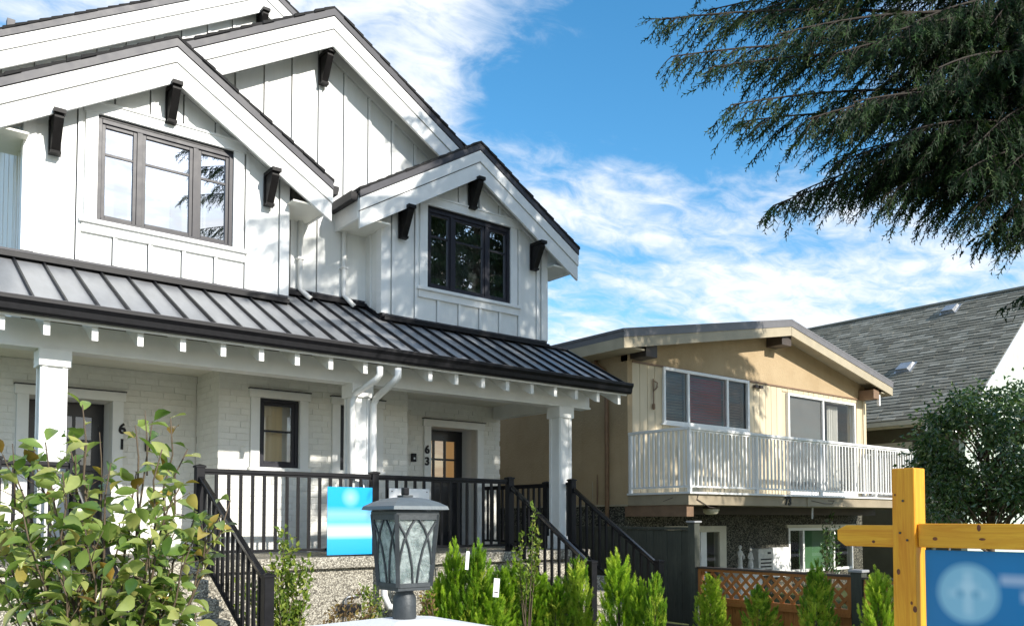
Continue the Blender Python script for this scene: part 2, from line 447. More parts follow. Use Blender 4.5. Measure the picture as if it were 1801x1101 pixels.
def text_mesh(body, size, mat, depth=.006, bold=0.0):
    c = bpy.data.curves.new('lettering', 'FONT'); c.body = body; c.size = size; c.extrude = depth; c.offset = bold
    c.align_x = 'CENTER'; c.align_y = 'CENTER'; c.resolution_u = 4
    o = bpy.data.objects.new('lettering_source', c); col.objects.link(o)
    dg = bpy.context.evaluated_depsgraph_get(); dg.update()
    me = bpy.data.meshes.new_from_object(o.evaluated_get(dg)); me.name = 'number'
    bpy.data.objects.remove(o); me.materials.clear(); me.materials.append(MAT[mat])
    return me
def wall_with_openings(m, x0, x1, z0, z1, y0, y1, holes):
    """a wall along X between y0 and y1 with rectangular openings (hx0,hx1,hz0,hz1)"""
    xs = sorted({x0, x1, *[h[0] for h in holes], *[h[1] for h in holes]})
    for a, b in zip(xs[:-1], xs[1:]):
        cuts = sorted([(h[2], h[3]) for h in holes if h[0] < (a+b)/2 < h[1]])
        z = z0
        for c0, c1 in cuts:
            if c0 > z: m.box(a, b, y0, y1, z, c0)
            z = c1
        if z < z1: m.box(a, b, y0, y1, z, z1)
    return m
# ================================================================== ground
def sheet(name, mat, x0, x1, y0, y1, z):
    return tag(MB().add([(x0, y0, z), (x1, y0, z), (x1, y1, z), (x0, y1, z)], [(0, 1, 2, 3)]).build(name, mat), kind='structure')
def lawn_mat():
    t = NT('lawn'); p = t.pos()
    f = t.noise(p, 1.2, 6, .7); g = t.noise(p, 45, 3)
    c = t.mix(t.rng(f, .35, .65), (.07, .11, .03), (.13, .14, .055))
    c = t.mix(t.rng(g, .4, .7, 0, .6), c, (.06, .045, .03)); t.set(c, .95, 0, .2); t.bump(g, .8, .03); MAT['lawn'] = t.m
lawn_mat()
sheet('ground', 'lawn', -400, 400, -400, 600, 0.0)
sheet('garden_bed', 'soil', 3.4, 7.6, -6.5, -.25, .004)
sheet('garden_bed', 'soil', 9.15, 10.0, -7.4, -.3, .004)
sheet('garden_path', 'concrete', 1.95, 3.2, -8.8, -.3, .006)
sheet('garden_path', 'concrete', 7.8, 9.05, -8.8, -.3, .006)
sheet('sidewalk', 'concrete', -60, 80, -10.6, -8.8, .008)
sheet('road', 'asphalt', -120, 160, -21, -12.2, .004)
tag(MB().box(-120, 160, -12.2, -12.05, 0, .12).build('kerb', 'concrete'), kind='structure')

# ================================================================== the white duplex
H1 = thing('white_duplex_house', 'white board and batten duplex with black trimmed gables and a metal porch roof', 'house', (5.4, 1.4, 0))
XL, XR = 1.53, 9.38
SL = 0.6           # roof pitch
def rake(m, xc, s, half, zt, zb, y0, y1, x_in=0.0):
    """board following one side of a gable: zt/zb are its top and bottom at the peak line"""
    a, b = xc+s*x_in, xc+s*half
    pts = [(a, zt-SL*x_in), (b, zt-SL*half), (b, zb-SL*half), (a, zb-SL*x_in)]
    if s > 0: pts = pts[::-1]
    return m.prism(pts, 'Y', y0, y1)
def shingle_slope(m, xc, s, half, zp, y0, y1, step=.15):
    k = 0; a = 0.0
    while a < half-1e-4:
        b = min(a+step, half)
        j = R.uniform(-.012, .012)
        pts = [(xc+s*a, zp-SL*a), (xc+s*(b+.012), zp-SL*(b+.012)+.016), (xc+s*(b+.012), zp-SL*(b+.012)-.028), (xc+s*a, zp-SL*a-.028)]
        if s > 0: pts = pts[::-1]
        m.prism(pts, 'Y', y0+j, y1)
        a = b
def bracket_mesh():
    m = MB(); w = .052
    # knee bracket: deep at the top, tapering down to a foot on the wall; profile in Y (outwards negative) and Z
    prof = [(0, 0), (0, -.46), (-.075, -.47), (-.09, -.44), (-.26, -.06), (-.26, 0)]
    m.prism(prof, 'X', -w, w)
    m.prism([(0, .0), (0, -.5), (-.03, -.5), (-.03, 0)], 'X', -w-.018, w+.018)      # back plate
    m.prism([(-.0, .055), (0, -.005), (-.30, -.005), (-.30, .055)], 'X', -w-.016, w+.016)  # top block
    m.prism([(-.03, -.47), (-.03, -.505), (-.10, -.50), (-.105, -.46)], 'X', -w-.008, w+.008)
    return m.mesh('bracket', 'black_wood')
BRK = bracket_mesh()
def bracket(x, y, z): piece('bracket', BRK, H1, Matrix.Translation((x, y, z)) @ Matrix.Diagonal((.92, 1.0, .80, 1)))

def gable(xc, half, zp, yr, yback, halfw, yw, fascia_y, rows=True):
    """roof, barge boards, soffit and eaves of one street gable"""
    for s in (-1, 1):
        m = MB(); shingle_slope(m, xc, s, half, zp, yr-.035, yback); o = m.build('roof_slope', 'black_shingle', H1)
        m = MB(); rake(m, xc, s, half, zp-.03, zp-.13, yr-.022, yr+.02, .0); m.build('drip_edge', 'dark_drip', H1)
        m = MB(); rake(m, xc, s, half-.004, zp-.145, zp-.32, yr-.012, yr+.045); m.build('barge_board', 'white_trim', H1)
        m = MB(); rake(m, xc, s, half-.012, zp-.335, zp-.575, yr+.004, yr+.045); m.build('barge_board', 'white_trim', H1)
        m = MB(); rake(m, xc, s, half-.016, zp-.128, zp-.40, yr+.046, yr+.058); m.build('barge_shadow_strip', 'sheathing', H1)  # dark strip behind the boards, put in to draw shadow lines at the gaps
        # roof deck, white below
        m = MB(); rake(m, xc, s, half-.02, zp-.03, zp-.12, yr+.06, yback); m.build('soffit', 'soffit_white', H1)
        # boxed eave
        xe = xc+s*half; ze = zp-SL*half
        xw = xc+s*halfw
        a, b = sorted((xe-s*.03, xe-s*.002))
        P('fascia', 'white_trim', H1, (a, b, yr+.05, fascia_y, ze-.42, ze-.05))
        a, b = sorted((xw, xe-s*.03)); P('eave_soffit', 'soffit_white', H1, (a, b, yr+.05, fascia_y, ze-.40, ze-.375))
    # frieze board against the wall
    for s in (-1, 1):
        m = MB(); rake(m, xc, s, min(half, halfw)-.002, zp-.125, zp-.46, yw-.05, yw-.0015); m.build('frieze_board', 'white_trim', H1)
def corner_boards(x0, x1, y, z0, zt):
    P('corner_board', 'white_trim', H1, (x0-.018, x0+.10, y-.042, y-.001, z0, zt))
    P('corner_board', 'white_trim', H1, (x1-.10, x1+.018, y-.042, y-.001, z0, zt))

def window(parent, x0, x1, z0, z1, y, cols, mat='window_frame', bar=.30, glassmat='pane_glass', depth=.0, fr=.05):
    """a casement set: frame, one sash per column, pane above and below the glazing bar"""
    w = MB().box(x0, x0+fr, y-.05, y+.06, z0, z1).box(x1-fr, x1, y-.05, y+.06, z0, z1)
    w.box(x0+fr, x1-fr, y-.05, y+.06, z0, z0+fr).box(x0+fr, x1-fr, y-.05, y+.06, z1-fr, z1)
    win = w.build('window', mat, parent, bevel=.004)
    a, b = x0+fr, x1-fr; tot = sum(cols); xs = [a]
    for c in cols: xs.append(xs[-1]+(b-a)*c/tot)
    for i in range(len(cols)):
        p, q = xs[i], xs[i+1]
        if i: P('mullion', mat, win, (p-.03, p+.03, y-.045, y+.05, z0+fr, z1-fr))
        p2 = p+(.032 if i else .0); q2 = q-(.032 if i < len(cols)-1 else .0); e = .042
        s = MB().box(p2, p2+e, y-.03, y+.03, z0+fr, z1-fr).box(q2-e, q2, y-.03, y+.03, z0+fr, z1-fr)
        s.box(p2+e, q2-e, y-.03, y+.03, z0+fr, z0+fr+e).box(p2+e, q2-e, y-.03, y+.03, z1-fr-e, z1-fr)
        s.build('sash', mat, win, bevel=.003)
        g0, g1 = z0+fr+e, z1-fr-e
        zb = g1-(g1-g0)*bar
        if bar: P('glazing_bar', mat, win, (p2+e, q2-e, y-.02, y+.012, zb-.014, zb+.014))
        for u, v in ([(g0, zb-.014), (zb+.014, g1)] if bar else [(g0, g1)]):
            P('pane', glassmat, win, (p2+e, q2-e, y-.006, y-.001, u, v))
    return win

def panels(xs, z0, top, y, hole=None, parent=None):
    """board sheets between the battens, each with a narrow open joint"""
    cuts = sorted(xs)
    for a, b in zip(cuts[:-1], cuts[1:]):
        a2, b2 = a+.022, b-.036
        br = [a2, b2]
        if hole: br += [q for q in (hole[0], hole[1]) if a2 < q < b2]
        br += [q for q in (PEAK[0],) if a2 < q < b2]
        br = sorted(br)
        for p, q in zip(br[:-1], br[1:]):
            if q-p < .02: continue
            zs = [(z0, None)]
            if hole and hole[0] <= (p+q)/2 <= hole[1]: zs = [(z0, hole[2]), (hole[3], None)]
            for u, v in zs:
                tp, tq = (top(p), top(q)) if v is None else (v, v)
                if min(tp, tq) < u+.02: continue
                MB().prism([(p, u), (q, u), (q, tq), (p, tp)], 'Y', y-.014, y-.0006).build('panel', 'white_paint', H1)
PEAK = [0]
def bay(xc, halfw, win):
    x0, x1 = xc-halfw, xc+halfw; Y = .9; zp = 7.5; zb = 4.2
    wx0, wx1, wz0, wz1 = win
    zt = zp-.12-SL*halfw      # wall plate height at the corners
    m = MB(); wall_with_openings(m, x0, x1, zb, zt, Y, Y+.12, [win if win[3] < zt else (wx0, wx1, wz0, zt)])
    # gable part of the wall, cut round the window head
    def top(x): return zp-.12-SL*abs(x-xc)
    if wz1 > zt:
        for a, b in ((x0, wx0), (wx1, x1)): m.prism([(a, zt), (b, zt), (b, top(b)), (a, top(a))], 'Y', Y, Y+.12)
        m.prism([(wx0, wz1), (wx1, wz1), (wx1, top(wx1)), (xc, top(xc)), (wx0, top(wx0))], 'Y', Y, Y+.12)
    else: m.prism([(x0, zt), (x1, zt), (xc, top(xc))], 'Y', Y, Y+.12)
    m.build('wall', 'sheathing', H1)
    for xx in (x0, x1-.12): P('wall', 'white_paint', H1, (xx, xx+.12, Y+.12, 3.6, zb, zt+.05))
    corner_boards(x0, x1, Y, 4.60, zt-.02)
    P('corner_board', 'white_trim', H1, (x0-.03, x0-.001, Y-.0415, Y+.10, 4.60, zt-.02)); P('corner_board', 'white_trim', H1, (x1+.019, x1+.03, Y-.0415, Y+.10, 4.60, zt-.02))
    for k in (1, 2, 3, 5, 7): 
        yy = Y+.12+.2*k
        if yy < 1.36 or x0 < 3: P('batten', 'white_trim', H1, (x0-.018, x0-.001, yy-.02, yy+.02, 4.45, zt))
    # window with its trim
    window(H1, wx0, wx1, wz0, wz1, Y+.035, (.47, .74, .47))
    P('window_head', 'black_metal', H1, (wx0, wx1, Y-.02, Y+.03, wz1-.0, wz1+.035))
    P('casing', 'white_trim', H1, (wx0-.135, wx0-.001, Y-.046, Y-.001, wz0-.0, wz1+.035))
    P('casing', 'white_trim', H1, (wx1+.001, wx1+.135, Y-.046, Y-.001, wz0-.0, wz1+.035))
    P('head_trim', 'white_trim', H1, (wx0-.16, wx1+.16, Y-.058, Y-.001, wz1+.036, wz1+.16))
    P('drip_cap', 'white_trim', H1, (wx0-.19, wx1+.19, Y-.075, Y-.001, wz1+.161, wz1+.19), bevel=.004)
    P('sill', 'white_trim', H1, (wx0-.19, wx1+.19, Y-.085, Y+.02, wz0-.05, wz0-.001), bevel=.004)
    P('apron', 'white_trim', H1, (wx0-.16, wx1+.16, Y-.05, Y-.001, wz0-.16, wz0-.051))
    # battens and panels
    PEAK[0] = xc
    panels([x0+.078]+[xc-.2+.4*k for k in range(-4, 6) if x0+.15 < xc-.2+.4*k < x1-.15]+[x1-.078], 4.60, lambda x: top(x)-.352, Y, (wx0-.06, wx1+.06, wz0-.11, wz1+.10))
    x = xc-.2-.4*4
    while x < x1-.15:
        if x > x0+.15:
            inside = wx0-.17 < x < wx1+.17
            if inside:
                P('batten', 'white_trim', H1, (x-.022, x+.022, Y-.034, Y-.0008, 4.60, wz0-.161))
                if top(x)-.36 > wz1+.2: P('batten', 'white_trim', H1, (x-.022, x+.022, Y-.034, Y-.0008, wz1+.191, top(x)-.345))
            else: P('batten', 'white_trim', H1, (x-.022, x+.022, Y-.034, Y-.0008, 4.60, top(x)-.345))
        x += .4
    gable(xc, 2.1, zp, .62, 1.6, halfw, Y, 1.385)
    zb_ = zp-.13
    for dx in (-1.27, 0, 1.27):
        bracket(xc+dx, Y-.051, zb_-.57+.13-SL*abs(dx)-.03 if dx else zp-.62)
bay(3.09, 1.55, (2.28, 3.90, 5.10, 6.34))
bay(7.70, 1.58, (6.89, 8.51, 5.10, 6.34))

# the wide middle gable and the tall rear gable
MG = 5.37
def big_gable(zp, yw, yr, yback, half, zb, bats, halfw):
    x0, x1 = MG-halfw, MG+halfw
    zt = zp-.12-SL*halfw
    m = MB(); m.box(x0, x1, yw, yw+.14, zb-.6, zt); m.prism([(x0, zt), (x1, zt), (MG, zp-.12)], 'Y', yw, yw+.14)
    m.build('wall', 'sheathing', H1)
    PEAK[0] = MG; panels([x0+.03]+[b for b in bats if x0+.1 < b < x1-.1]+[x1-.03], zb+.02, lambda x: zp-.12-SL*abs(x-MG)-.352, yw)
    gable(MG, half, zp, yr, yback, halfw, yw, yr+.3)
    for x in bats:
        P('batten', 'white_trim', H1, (x-.022, x+.022, yw-.034, yw-.0008, zb+.02, zp-.12-SL*abs(x-MG)-.345))
big_gable(8.94, 1.4, 1.0, 4.0, 4.0, 4.85, [MG-.02+.41*k for k in range(-5, 6)], 3.82)
bracket(MG, 1.4-.051, 8.94-.62)
big_gable(10.70, 3.8, 3.60, 11.0, 4.4, 5.6, [MG-.02+.41*k for k in range(-9, 10)], 3.93)
bracket(MG, 3.8-.051, 10.70-.62)
# vent on the rear roof edge
q = at(19, 40, Y=3.9); P('roof_vent', 'dark_drip', H1, (q.x-.05, q.x+.05, 3.85, 3.97, q.z-.3, q.z+.03))
# body behind, so the rooms are closed
P('wall', 'white_paint', H1, (XL-.12, XL, 2.3, 11, 0, 4.2)); P('wall', 'white_paint', H1, (XL+.0, XL+.1, 3.95, 10.9, 4.2, 7.9)); P('wall', 'white_paint', H1, (XR, XR+.03, 2.42, 11, 0, 6.0)); P('wall', 'white_paint', H1, (XL, XR, 10.9, 11, 0, 8.0))
P('wall', 'white_paint', H1, (XL, XL+.1, 1.54, 3.8, 3.7, 6.4)); P('wall', 'white_paint', H1, (XR-.1, XR, 1.54, 3.8, 3.7, 6.4))
P('floor', 'interior', H1, (XL+.01, XR-.01, 1.56, 10.9, 3.95, 4.15))
P('floor', 'interior', H1, (XL+.01, XR-.01, 2.9, 10.9, .9, 1.1))
P('room_wall', 'interior_dark', H1, (XL+.12, XR-.12, 3.6, 3.68, 4.15, 7.2)); P('room_wall', 'interior', H1, (XL+.12, XR-.12, 4.4, 4.48, 1.1, 3.95))

# ------------------------------------------------------------------ porch roof of standing seam metal
def zr(y): return 3.74+(y+.5)*.54
PR0, PR1 = .95, 9.75
porch = MB()
roof = MB()
for (a, b, yb) in ((PR0, 4.63, .9), (4.63, 6.12, 1.4), (6.12, PR1, .9)):
    roof.hexa([(a, -.53, zr(-.53)-.07), (b, -.53, zr(-.53)-.07), (b, yb, zr(yb)-.07), (a, yb, zr(yb)-.07),
               (a, -.53, zr(-.53)-.012), (b, -.53, zr(-.53)-.012), (b, yb, zr(yb)-.012), (a, yb, zr(yb)-.012)])
roof = roof.build('porch_roof', 'soffit_white', H1)
seams = [1.44-.2975+.2975*k for k in range(0, 29)]
xs = [PR0]+[x for x in seams if x < PR1-.02]+[PR1]
for a, b in zip(xs[:-1], xs[1:]):
    mid = (a+b)/2; yb = 1.4 if 4.63 < mid < 6.12 else .9
    w = R.uniform(-.0025, .0025)
    m = MB().hexa([(a+.004, -.535, zr(-.535)-.01), (b-.004, -.535, zr(-.535)-.01), (b-.004, yb, zr(yb)-.01), (a+.004, yb, zr(yb)-.01),
                   (a+.004, -.535, zr(-.535)+w), (b-.004, -.535, zr(-.535)-w), (b-.004, yb, zr(yb)-w), (a+.004, yb, zr(yb)+w)])
    m.build('roof_panel', 'roof_metal', roof)
for x in xs[1:]:
    yb = 1.4 if 4.63 < x < 6.12 else .9
    y0 = -.545
    m = MB().hexa([(x-.013, y0, zr(y0)-.012), (x+.013, y0, zr(y0)-.012), (x+.013, yb, zr(yb)-.012), (x-.013, yb, zr(yb)-.012),
                   (x-.010, y0, zr(y0)+.04), (x+.010, y0, zr(y0)+.04), (x+.010, yb, zr(yb)+.04), (x-.010, yb, zr(yb)+.04)])
    m.build('standing_seam', 'black_metal', roof)
# flashing where the roof meets the walls
def flashing(x0, x1, y):
    z = zr(y)
    P('flashing', 'black_metal', roof, (x0, x1, y-.03, y-.0275, z-.02, z+.075), (x0, x1, y-.10, y-.03, z-.005, z+.045))
    P('counter_flashing', 'dark_drip', roof, (x0, x1, y-.034, y-.027, z+.076, z+.10))
flashing(PR0, 4.66, .9); flashing(4.67, 6.1, 1.4); flashing(6.12, 9.30, .9)
m = MB().bar((9.30, .88, zr(.88)+.03), (PR1, .88, zr(.88)+.03), .10, .03); m.build('flashing', 'dark_drip', roof)
for x in (4.65, 6.11):
    m = MB().bar((x, .88, zr(.88)+.04), (x, 1.38, zr(1.38)+.04), .05, .06); m.build('flashing', 'black_metal', roof)
# gutter with an ogee face
g = [(-.545, 3.735), (-.545, 3.585), (-.60, 3.575), (-.625, 3.60), (-.635, 3.66), (-.665, 3.70), (-.665, 3.735), (-.655, 3.735), (-.65, 3.70), (-.62, 3.655), (-.60, 3.60), (-.56, 3.60), (-.56, 3.735)]
m = MB()
m.prism([(-.545, 3.575), (-.61, 3.575), (-.632, 3.60), (-.64, 3.655), (-.668, 3.695), (-.668, 3.728), (-.545, 3.728)], 'X', PR0, PR1+.03)
m.build('gutter', 'black_metal', H1)
P('gutter_lip', 'dark_drip', H1, (PR0, PR1+.03, -.672, -.535, 3.7285, 3.737))
P('porch_fascia', 'white_trim', H1, (PR0, PR1, -.543, -.52, 3.55, 3.66))
# beam, rafter tails, ceiling
P('porch_beam', 'white_trim', H1, (PR0, 9.50, .05, .25, 3.40, 3.66), bevel=.005)
P('beam_trim', 'white_trim', H1, (PR0, 9.51, .035, .265, 3.37, 3.399))
P('porch_beam', 'white_trim', H1, (9.23, 9.41, .266, 2.28, 3.40, 3.64))
P('porch_ceiling', 'soffit_white', H1, (PR0, 9.40, .266, 2.3, 3.62, 3.65))
tail = MB(); T0, T1 = -.485, .10
tail.prism([(T1, zr(T1)-.075), (T1, zr(T1)-.345), (T0+.05, zr(T0+.05)-.352), (T0, zr(T0)-.335), (T0, zr(T0)-.075)], 'X', -.03, .03)
tail = tail.mesh('rafter_tail', 'white_trim')
for px in (2, 82, 167, 247, 322, 393, 460, 523, 582, 643, 702, 757, 803, 850, 893, 936, 977, 1014, 1052, 1089):
    q = at(px, 580+px*.11, Y=-.485); piece('rafter_tail', tail, H1, Matrix.Translation((q.x, 0, 0)))
# ceiling board joints
for y in (.45, .8, 1.15):
    P('ceiling_batten', 'soffit_white', H1, (PR0, 9.39, y-.012, y+.012, 3.608, 3.6195))

# columns
def column(x, yc=.15):
    m = MB(); w = .12
    m.box(x-w, x+w, yc-w, yc+w, 1.13, 3.20)
    c = m.build('column', 'white_trim', H1, bevel=.006)
    P('capital', 'white_trim', c, (x-.155, x+.155, yc-.155, yc+.155, 3.19, 3.37), bevel=.006)
    P('plinth', 'white_trim', c, (x-.15, x+.15, yc-.15, yc+.15, 1.13, 1.33), bevel=.006)
    for s in (-1, 1):
        P('column_stile', 'white_trim', c, (x+s*.095-.025, x+s*.095+.025, yc-w-.014, yc-w-.001, 1.331, 3.189))
        P('column_stile', 'white_trim', c, (x-w-.014, x-w-.001, yc+s*.095-.025, yc+s*.095+.025, 1.331, 3.189))
for px, py in ((93, 660), (630, 700), (987, 740)): column(at(px, py, Y=.13).x)

# downspouts
def pipe(name, pts, w, mat, parent):
    """a square-ish rain pipe through points"""
    m = MB(); m.tube(pts, w, 10); return m.build(name, mat, parent, True)
pa, pb = at(668, 645, Y=-.60), at(620, 705, Y=-.04)
pipe('downspout', [pa, pa+Vector((0, .0, -.10)), pa+Vector((-.03, .03, -.16)), pb+Vector((.03, -.03, .10)), pb, (pb.x, pb.y, 1.2)], .042, 'white_metal', H1)
pa, pb = at(700, 648, Y=-.60), at(657, 712, Y=-.03)
pipe('downspout', [pa, pa+Vector((0, .0, -.10)), pa+Vector((-.03, .03, -.16)), pb+Vector((.03, -.03, .10)), pb, (pb.x, pb.y, 1.24), (pb.x, -.10, 1.17), (pb.x-.02, -.30, 1.16), (pb.x-.01, -.335, 1.08), (pb.x, -.34, .62), (pb.x+.06, -.36, .48), (pb.x+.32, -.40, .42)], .045, 'white_metal', H1)
for pxa, pya, pyb in ((606, 352, 528), (529, 372, 517)):
    a = at(pxa, pya, Y=1.33); b = at(pxa+2, pyb, Y=1.33)
    pipe('downspout', [(a.x, 1.33, a.z), (a.x, 1.33, b.z+.06), (a.x+.03, 1.29, b.z+.02), (a.x+.12, 1.22, zr(1.22)+.05)], .036, 'white_metal', H1)
    m = MB().tube([(a.x+.12, 1.24, zr(1.24)), (a.x+.12, 1.24, zr(1.24)+.13)], .035, 10); m.build('pipe_stub', 'black_metal', H1, True)
    P('pipe_strap', 'white_metal', H1, (a.x-.05, a.x+.05, 1.285, 1.398, 5.28, 5.31))
# black gutters on the inner eaves
for s, xe, ze in ((1, 3.09+2.1, 7.5-SL*2.1), (-1, 7.70-2.1, 7.5-SL*2.1)):
    x = xe+s*.055
    m = MB().prism([(x-.055, ze-.17), (x+.04, ze-.17), (x+.06, ze-.09), (x+.06, ze-.05), (x-.055, ze-.05)], 'Y', .66, 1.37)
    m.build('gutter', 'black_metal', H1)

# ------------------------------------------------------------------ brick ground floor
def digit(ch, x, y, z, size=.19):
    me = text_mesh(ch, size, 'black_metal', .008, .006)
    o = link('house_number', me, H1); o.matrix_basis = Matrix.Translation((x, y, z)) @ Matrix.Rotation(rad(90), 4, 'X')
W1 = (4.50, 5.09, 2.31, 3.27); W2 = (5.72, 6.31, 2.31, 3.27)
m = MB(); wall_with_openings(m, 3.95, 6.88, 1.13, 3.62, 1.41, 1.55, [W1, W2]); m.box(3.95, 4.07, 1.55, 2.3, 1.13, 3.62); m.box(6.76, 6.88, 1.55, 2.3, 1.13, 3.62)
wallc = m.build('brick_wall', 'mortar_white', H1)
D1 = (1.85, 2.83, 1.13, 3.17); D2 = (7.89, 8.87, 1.13, 3.18)
m = MB(); wall_with_openings(m, XL, 3.95, 1.13, 3.62, 2.31, 2.45, [D1]); walll = m.build('brick_wall', 'mortar_white', H1)
m = MB(); wall_with_openings(m, 6.88, 9.40, 1.13, 3.62, 2.31, 2.45, [D2]); wallr = m.build('brick_wall', 'mortar_white', H1)
BR = []
def lay(wall, kind, u0, u1, fix, z0, z1, skip):
    """one course after another; kind 'Y' = wall facing the street, 'X' = return wall"""
    n = int((z1-z0)/.085)
    for k in range(n):
        z = z0+.0425+k*.085; u = u0-(.15 if k % 2 else 0)-(.06 if k % 3 == 0 else 0)
        while u < u1-.01:
            a, b = max(u+.005, u0), min(u+.295, u1); u += .30
            if b-a < .04: continue
            parts = [(a, b)]
            for s in skip:
                if s[2]-.02 < z < s[3]+.02:
                    new = []
                    for p, q in parts:
                        if q <= s[0] or p >= s[1]: new.append((p, q)); continue
                        if s[0]-p > .03: new.append((p, s[0]))
                        if q-s[1] > .03: new.append((s[1], q))
                    parts = new
            for p, q in parts:
                j = R.uniform(-.004, .003); dz = R.uniform(-.0025, .0025)
                if kind == 'Y': c, sz = ((p+q)/2, fix+.0195+j*.7, z+dz), (q-p+.003, .026, .0785)
                else: c, sz = (fix+.0195+j*.7, (p+q)/2, z+dz), (.026, q-p+.003, .0785)
                BR.append((wall, c, sz, (R.uniform(-.008, .008), R.uniform(-.012, .012), R.uniform(-.01, .01))))
def grow(h, k, kt): return (h[0]-k, h[1]+k, h[2]-kt, h[3]+kt)
lay(wallc, 'Y', 3.94, 6.885, 1.395, 1.14, 3.58, [(W1[0]-.13, W1[1]+.13, W1[2]-.14, W1[3]+.12), (W2[0]-.13, W2[1]+.13, W2[2]-.14, W2[3]+.12)])
lay(wallc, 'X', 1.44, 2.29, 3.935, 1.14, 3.60, [])
lay(walll, 'Y', XL, 3.93, 2.295, 1.14, 3.60, [(D1[0]-.14, D1[1]+.14, 0, D1[3]+.14)])
lay(wallr, 'Y', 6.89, 9.41, 2.295, 1.14, 3.60, [(D2[0]-.14, D2[1]+.14, 0, D2[3]+.14)])
def brick_score(b):
    p = Vector(b[1]); d = (p-CAM).length
    return d+(6 if (p.x < 3.6) else 0)+(3 if p.z < 1.2 else 0)
BR.sort(key=brick_score)
ub = MB()
# slightly rounded face so that every brick catches the light on its own
ub.add([(-.5, -.42, -.5), (.5, -.42, -.5), (.5, -.42, .5), (-.5, -.42, .5), (-.47, -.5, -.40), (.47, -.5, -.40), (.47, -.5, .40), (-.47, -.5, .40),
        (-.5, .5, -.5), (.5, .5, -.5), (.5, .5, .5), (-.5, .5, .5)],
       [(4, 5, 6, 7), (0, 1, 5, 4), (1, 2, 6, 5), (2, 3, 7, 6), (3, 0, 4, 7), (0, 8, 9, 1), (1, 9, 10, 2), (2, 10, 11, 3), (3, 11, 8, 0)])
brick_me = ub.mesh('brick', 'white_brick')
rest = {}
for i, (wall, c, s, r) in enumerate(BR):
    turn = s[0] < .04
    if turn: M = Matrix.LocRotScale(Vector(c), Euler((r[0], 0, rad(-90)+r[2])), Vector((s[1], s[0], s[2])))
    else: M = TRS(c, s, r)
    if i < 300: piece('brick', brick_me, wall, M)
    else: rest.setdefault(wall.name, (wall, MB()))[1].add([M @ Vector(v) for v in ub.v], ub.f)
for wall, mb in rest.values(): tag(mb.build('bricks', 'white_brick', wall), kind='stuff')

# windows and doors of the ground floor
for Wd in (W1, W2):
    window(H1, *Wd, 1.47, (1,), bar=.46, glassmat='door_glass')
    x0, x1, z0, z1 = Wd
    P('casing', 'white_trim', H1, (x0-.125, x0-.001, 1.365, 1.41, z0, z1)); P('casing', 'white_trim', H1, (x1+.001, x1+.125, 1.365, 1.41, z0, z1))
    P('head_trim', 'white_trim', H1, (x0-.15, x1+.15, 1.355, 1.41, z1+.001, z1+.11)); P('drip_cap', 'dark_drip', H1, (x0-.16, x1+.16, 1.335, 1.40, z1+.111, z1+.125))
    P('sill', 'white_trim', H1, (x0-.15, x1+.15, 1.33, 1.45, z0-.06, z0-.001))
    P('curtain', 'beige_blind', H1, (x0-.05, x1-.17, 1.60, 1.62, z0-.1, z1+.1)); P('curtain', 'curtain', H1, (x1-.165, x1+.08, 1.61, 1.63, z0-.1, z1+.1))
def door(D, label=None):
    x0, x1, z0, z1 = D; ys = 2.74
    d = MB(); d.box(x0, x0+.13, ys, ys+.05, z0, z1); d.box(x1-.13, x1, ys, ys+.05, z0, z1)
    d.box(x0+.13, x1-.13, ys, ys+.05, z0, z0+1.18); d.box(x0+.13, x1-.13, ys, ys+.05, z1-.17, z1)
    dr = d.build('door', 'door_black', H1)
    zc0, zc1 = z0+1.18, z1-.17
    P('door_panel', 'door_black', dr, (x0+.17, x1-.17, ys-.012, ys-.001, z0+.2, z0+1.05), bevel=.006)
    P('dentil_shelf', 'door_black', dr, (x0+.08, x1-.08, ys-.05, ys-.001, zc0-.06, zc0-.02))
    for i in range(3):
        for j in range(2):
            a = x0+.13+(x1-x0-.26)*i/3; b = x0+.13+(x1-x0-.26)*(i+1)/3; u = zc0+(zc1-zc0)*j/2; v = zc0+(zc1-zc0)*(j+1)/2
            P('pane', 'door_glass', dr, (a+.018, b-.018, ys+.02, ys+.026, u+.018, v-.018))
            P('glazing_bar', 'door_black', dr, (a, a+.018, ys+.002, ys+.045, u, v), (b-.018, b, ys+.002, ys+.045, u, v), (a+.018, b-.018, ys+.002, ys+.045, u, u+.018), (a+.018, b-.018, ys+.002, ys+.045, v-.018, v))
    m = MB().tube([(x0+.075, ys-.06, z0+.88), (x0+.075, ys-.06, z0+1.10)], .012, 8); m.box(x0+.05, x0+.10, ys-.055, ys-.001, z0+.86, z0+.89); m.box(x0+.05, x0+.10, ys-.055, ys-.001, z0+1.09, z0+1.12)
    m.build('handle', 'black_metal', dr)
    P('jamb', 'white_trim', H1, (x0-.02, x0-.001, 2.31, 2.80, z0, z1+.02)); P('jamb', 'white_trim', H1, (x1+.001, x1+.02, 2.31, 2.80, z0, z1+.02))
    P('jamb', 'white_trim', H1, (x0-.001, x1+.001, 2.31, 2.80, z1+.001, z1+.02))
    P('casing', 'white_trim', H1, (x0-.135, x0-.002, 2.26, 2.309, z0, z1)); P('casing', 'white_trim', H1, (x1+.002, x1+.135, 2.26, 2.309, z0, z1))
    P('head_trim', 'white_trim', H1, (x0-.16, x1+.16, 2.25, 2.309, z1+.001, z1+.12)); P('drip_cap', 'dark_drip', H1, (x0-.17, x1+.17, 2.23, 2.30, z1+.121, z1+.135))
    P('hall_wall', 'hall_wall_glow' if x0 > 5 else 'interior', H1, (x0-.3, x1+.3, 3.4, 3.45, 1.1, 3.4))
door(D1); door(D2)
digit('6', 2.95, 2.25, 2.80); digit('1', 2.95, 2.25, 2.59)
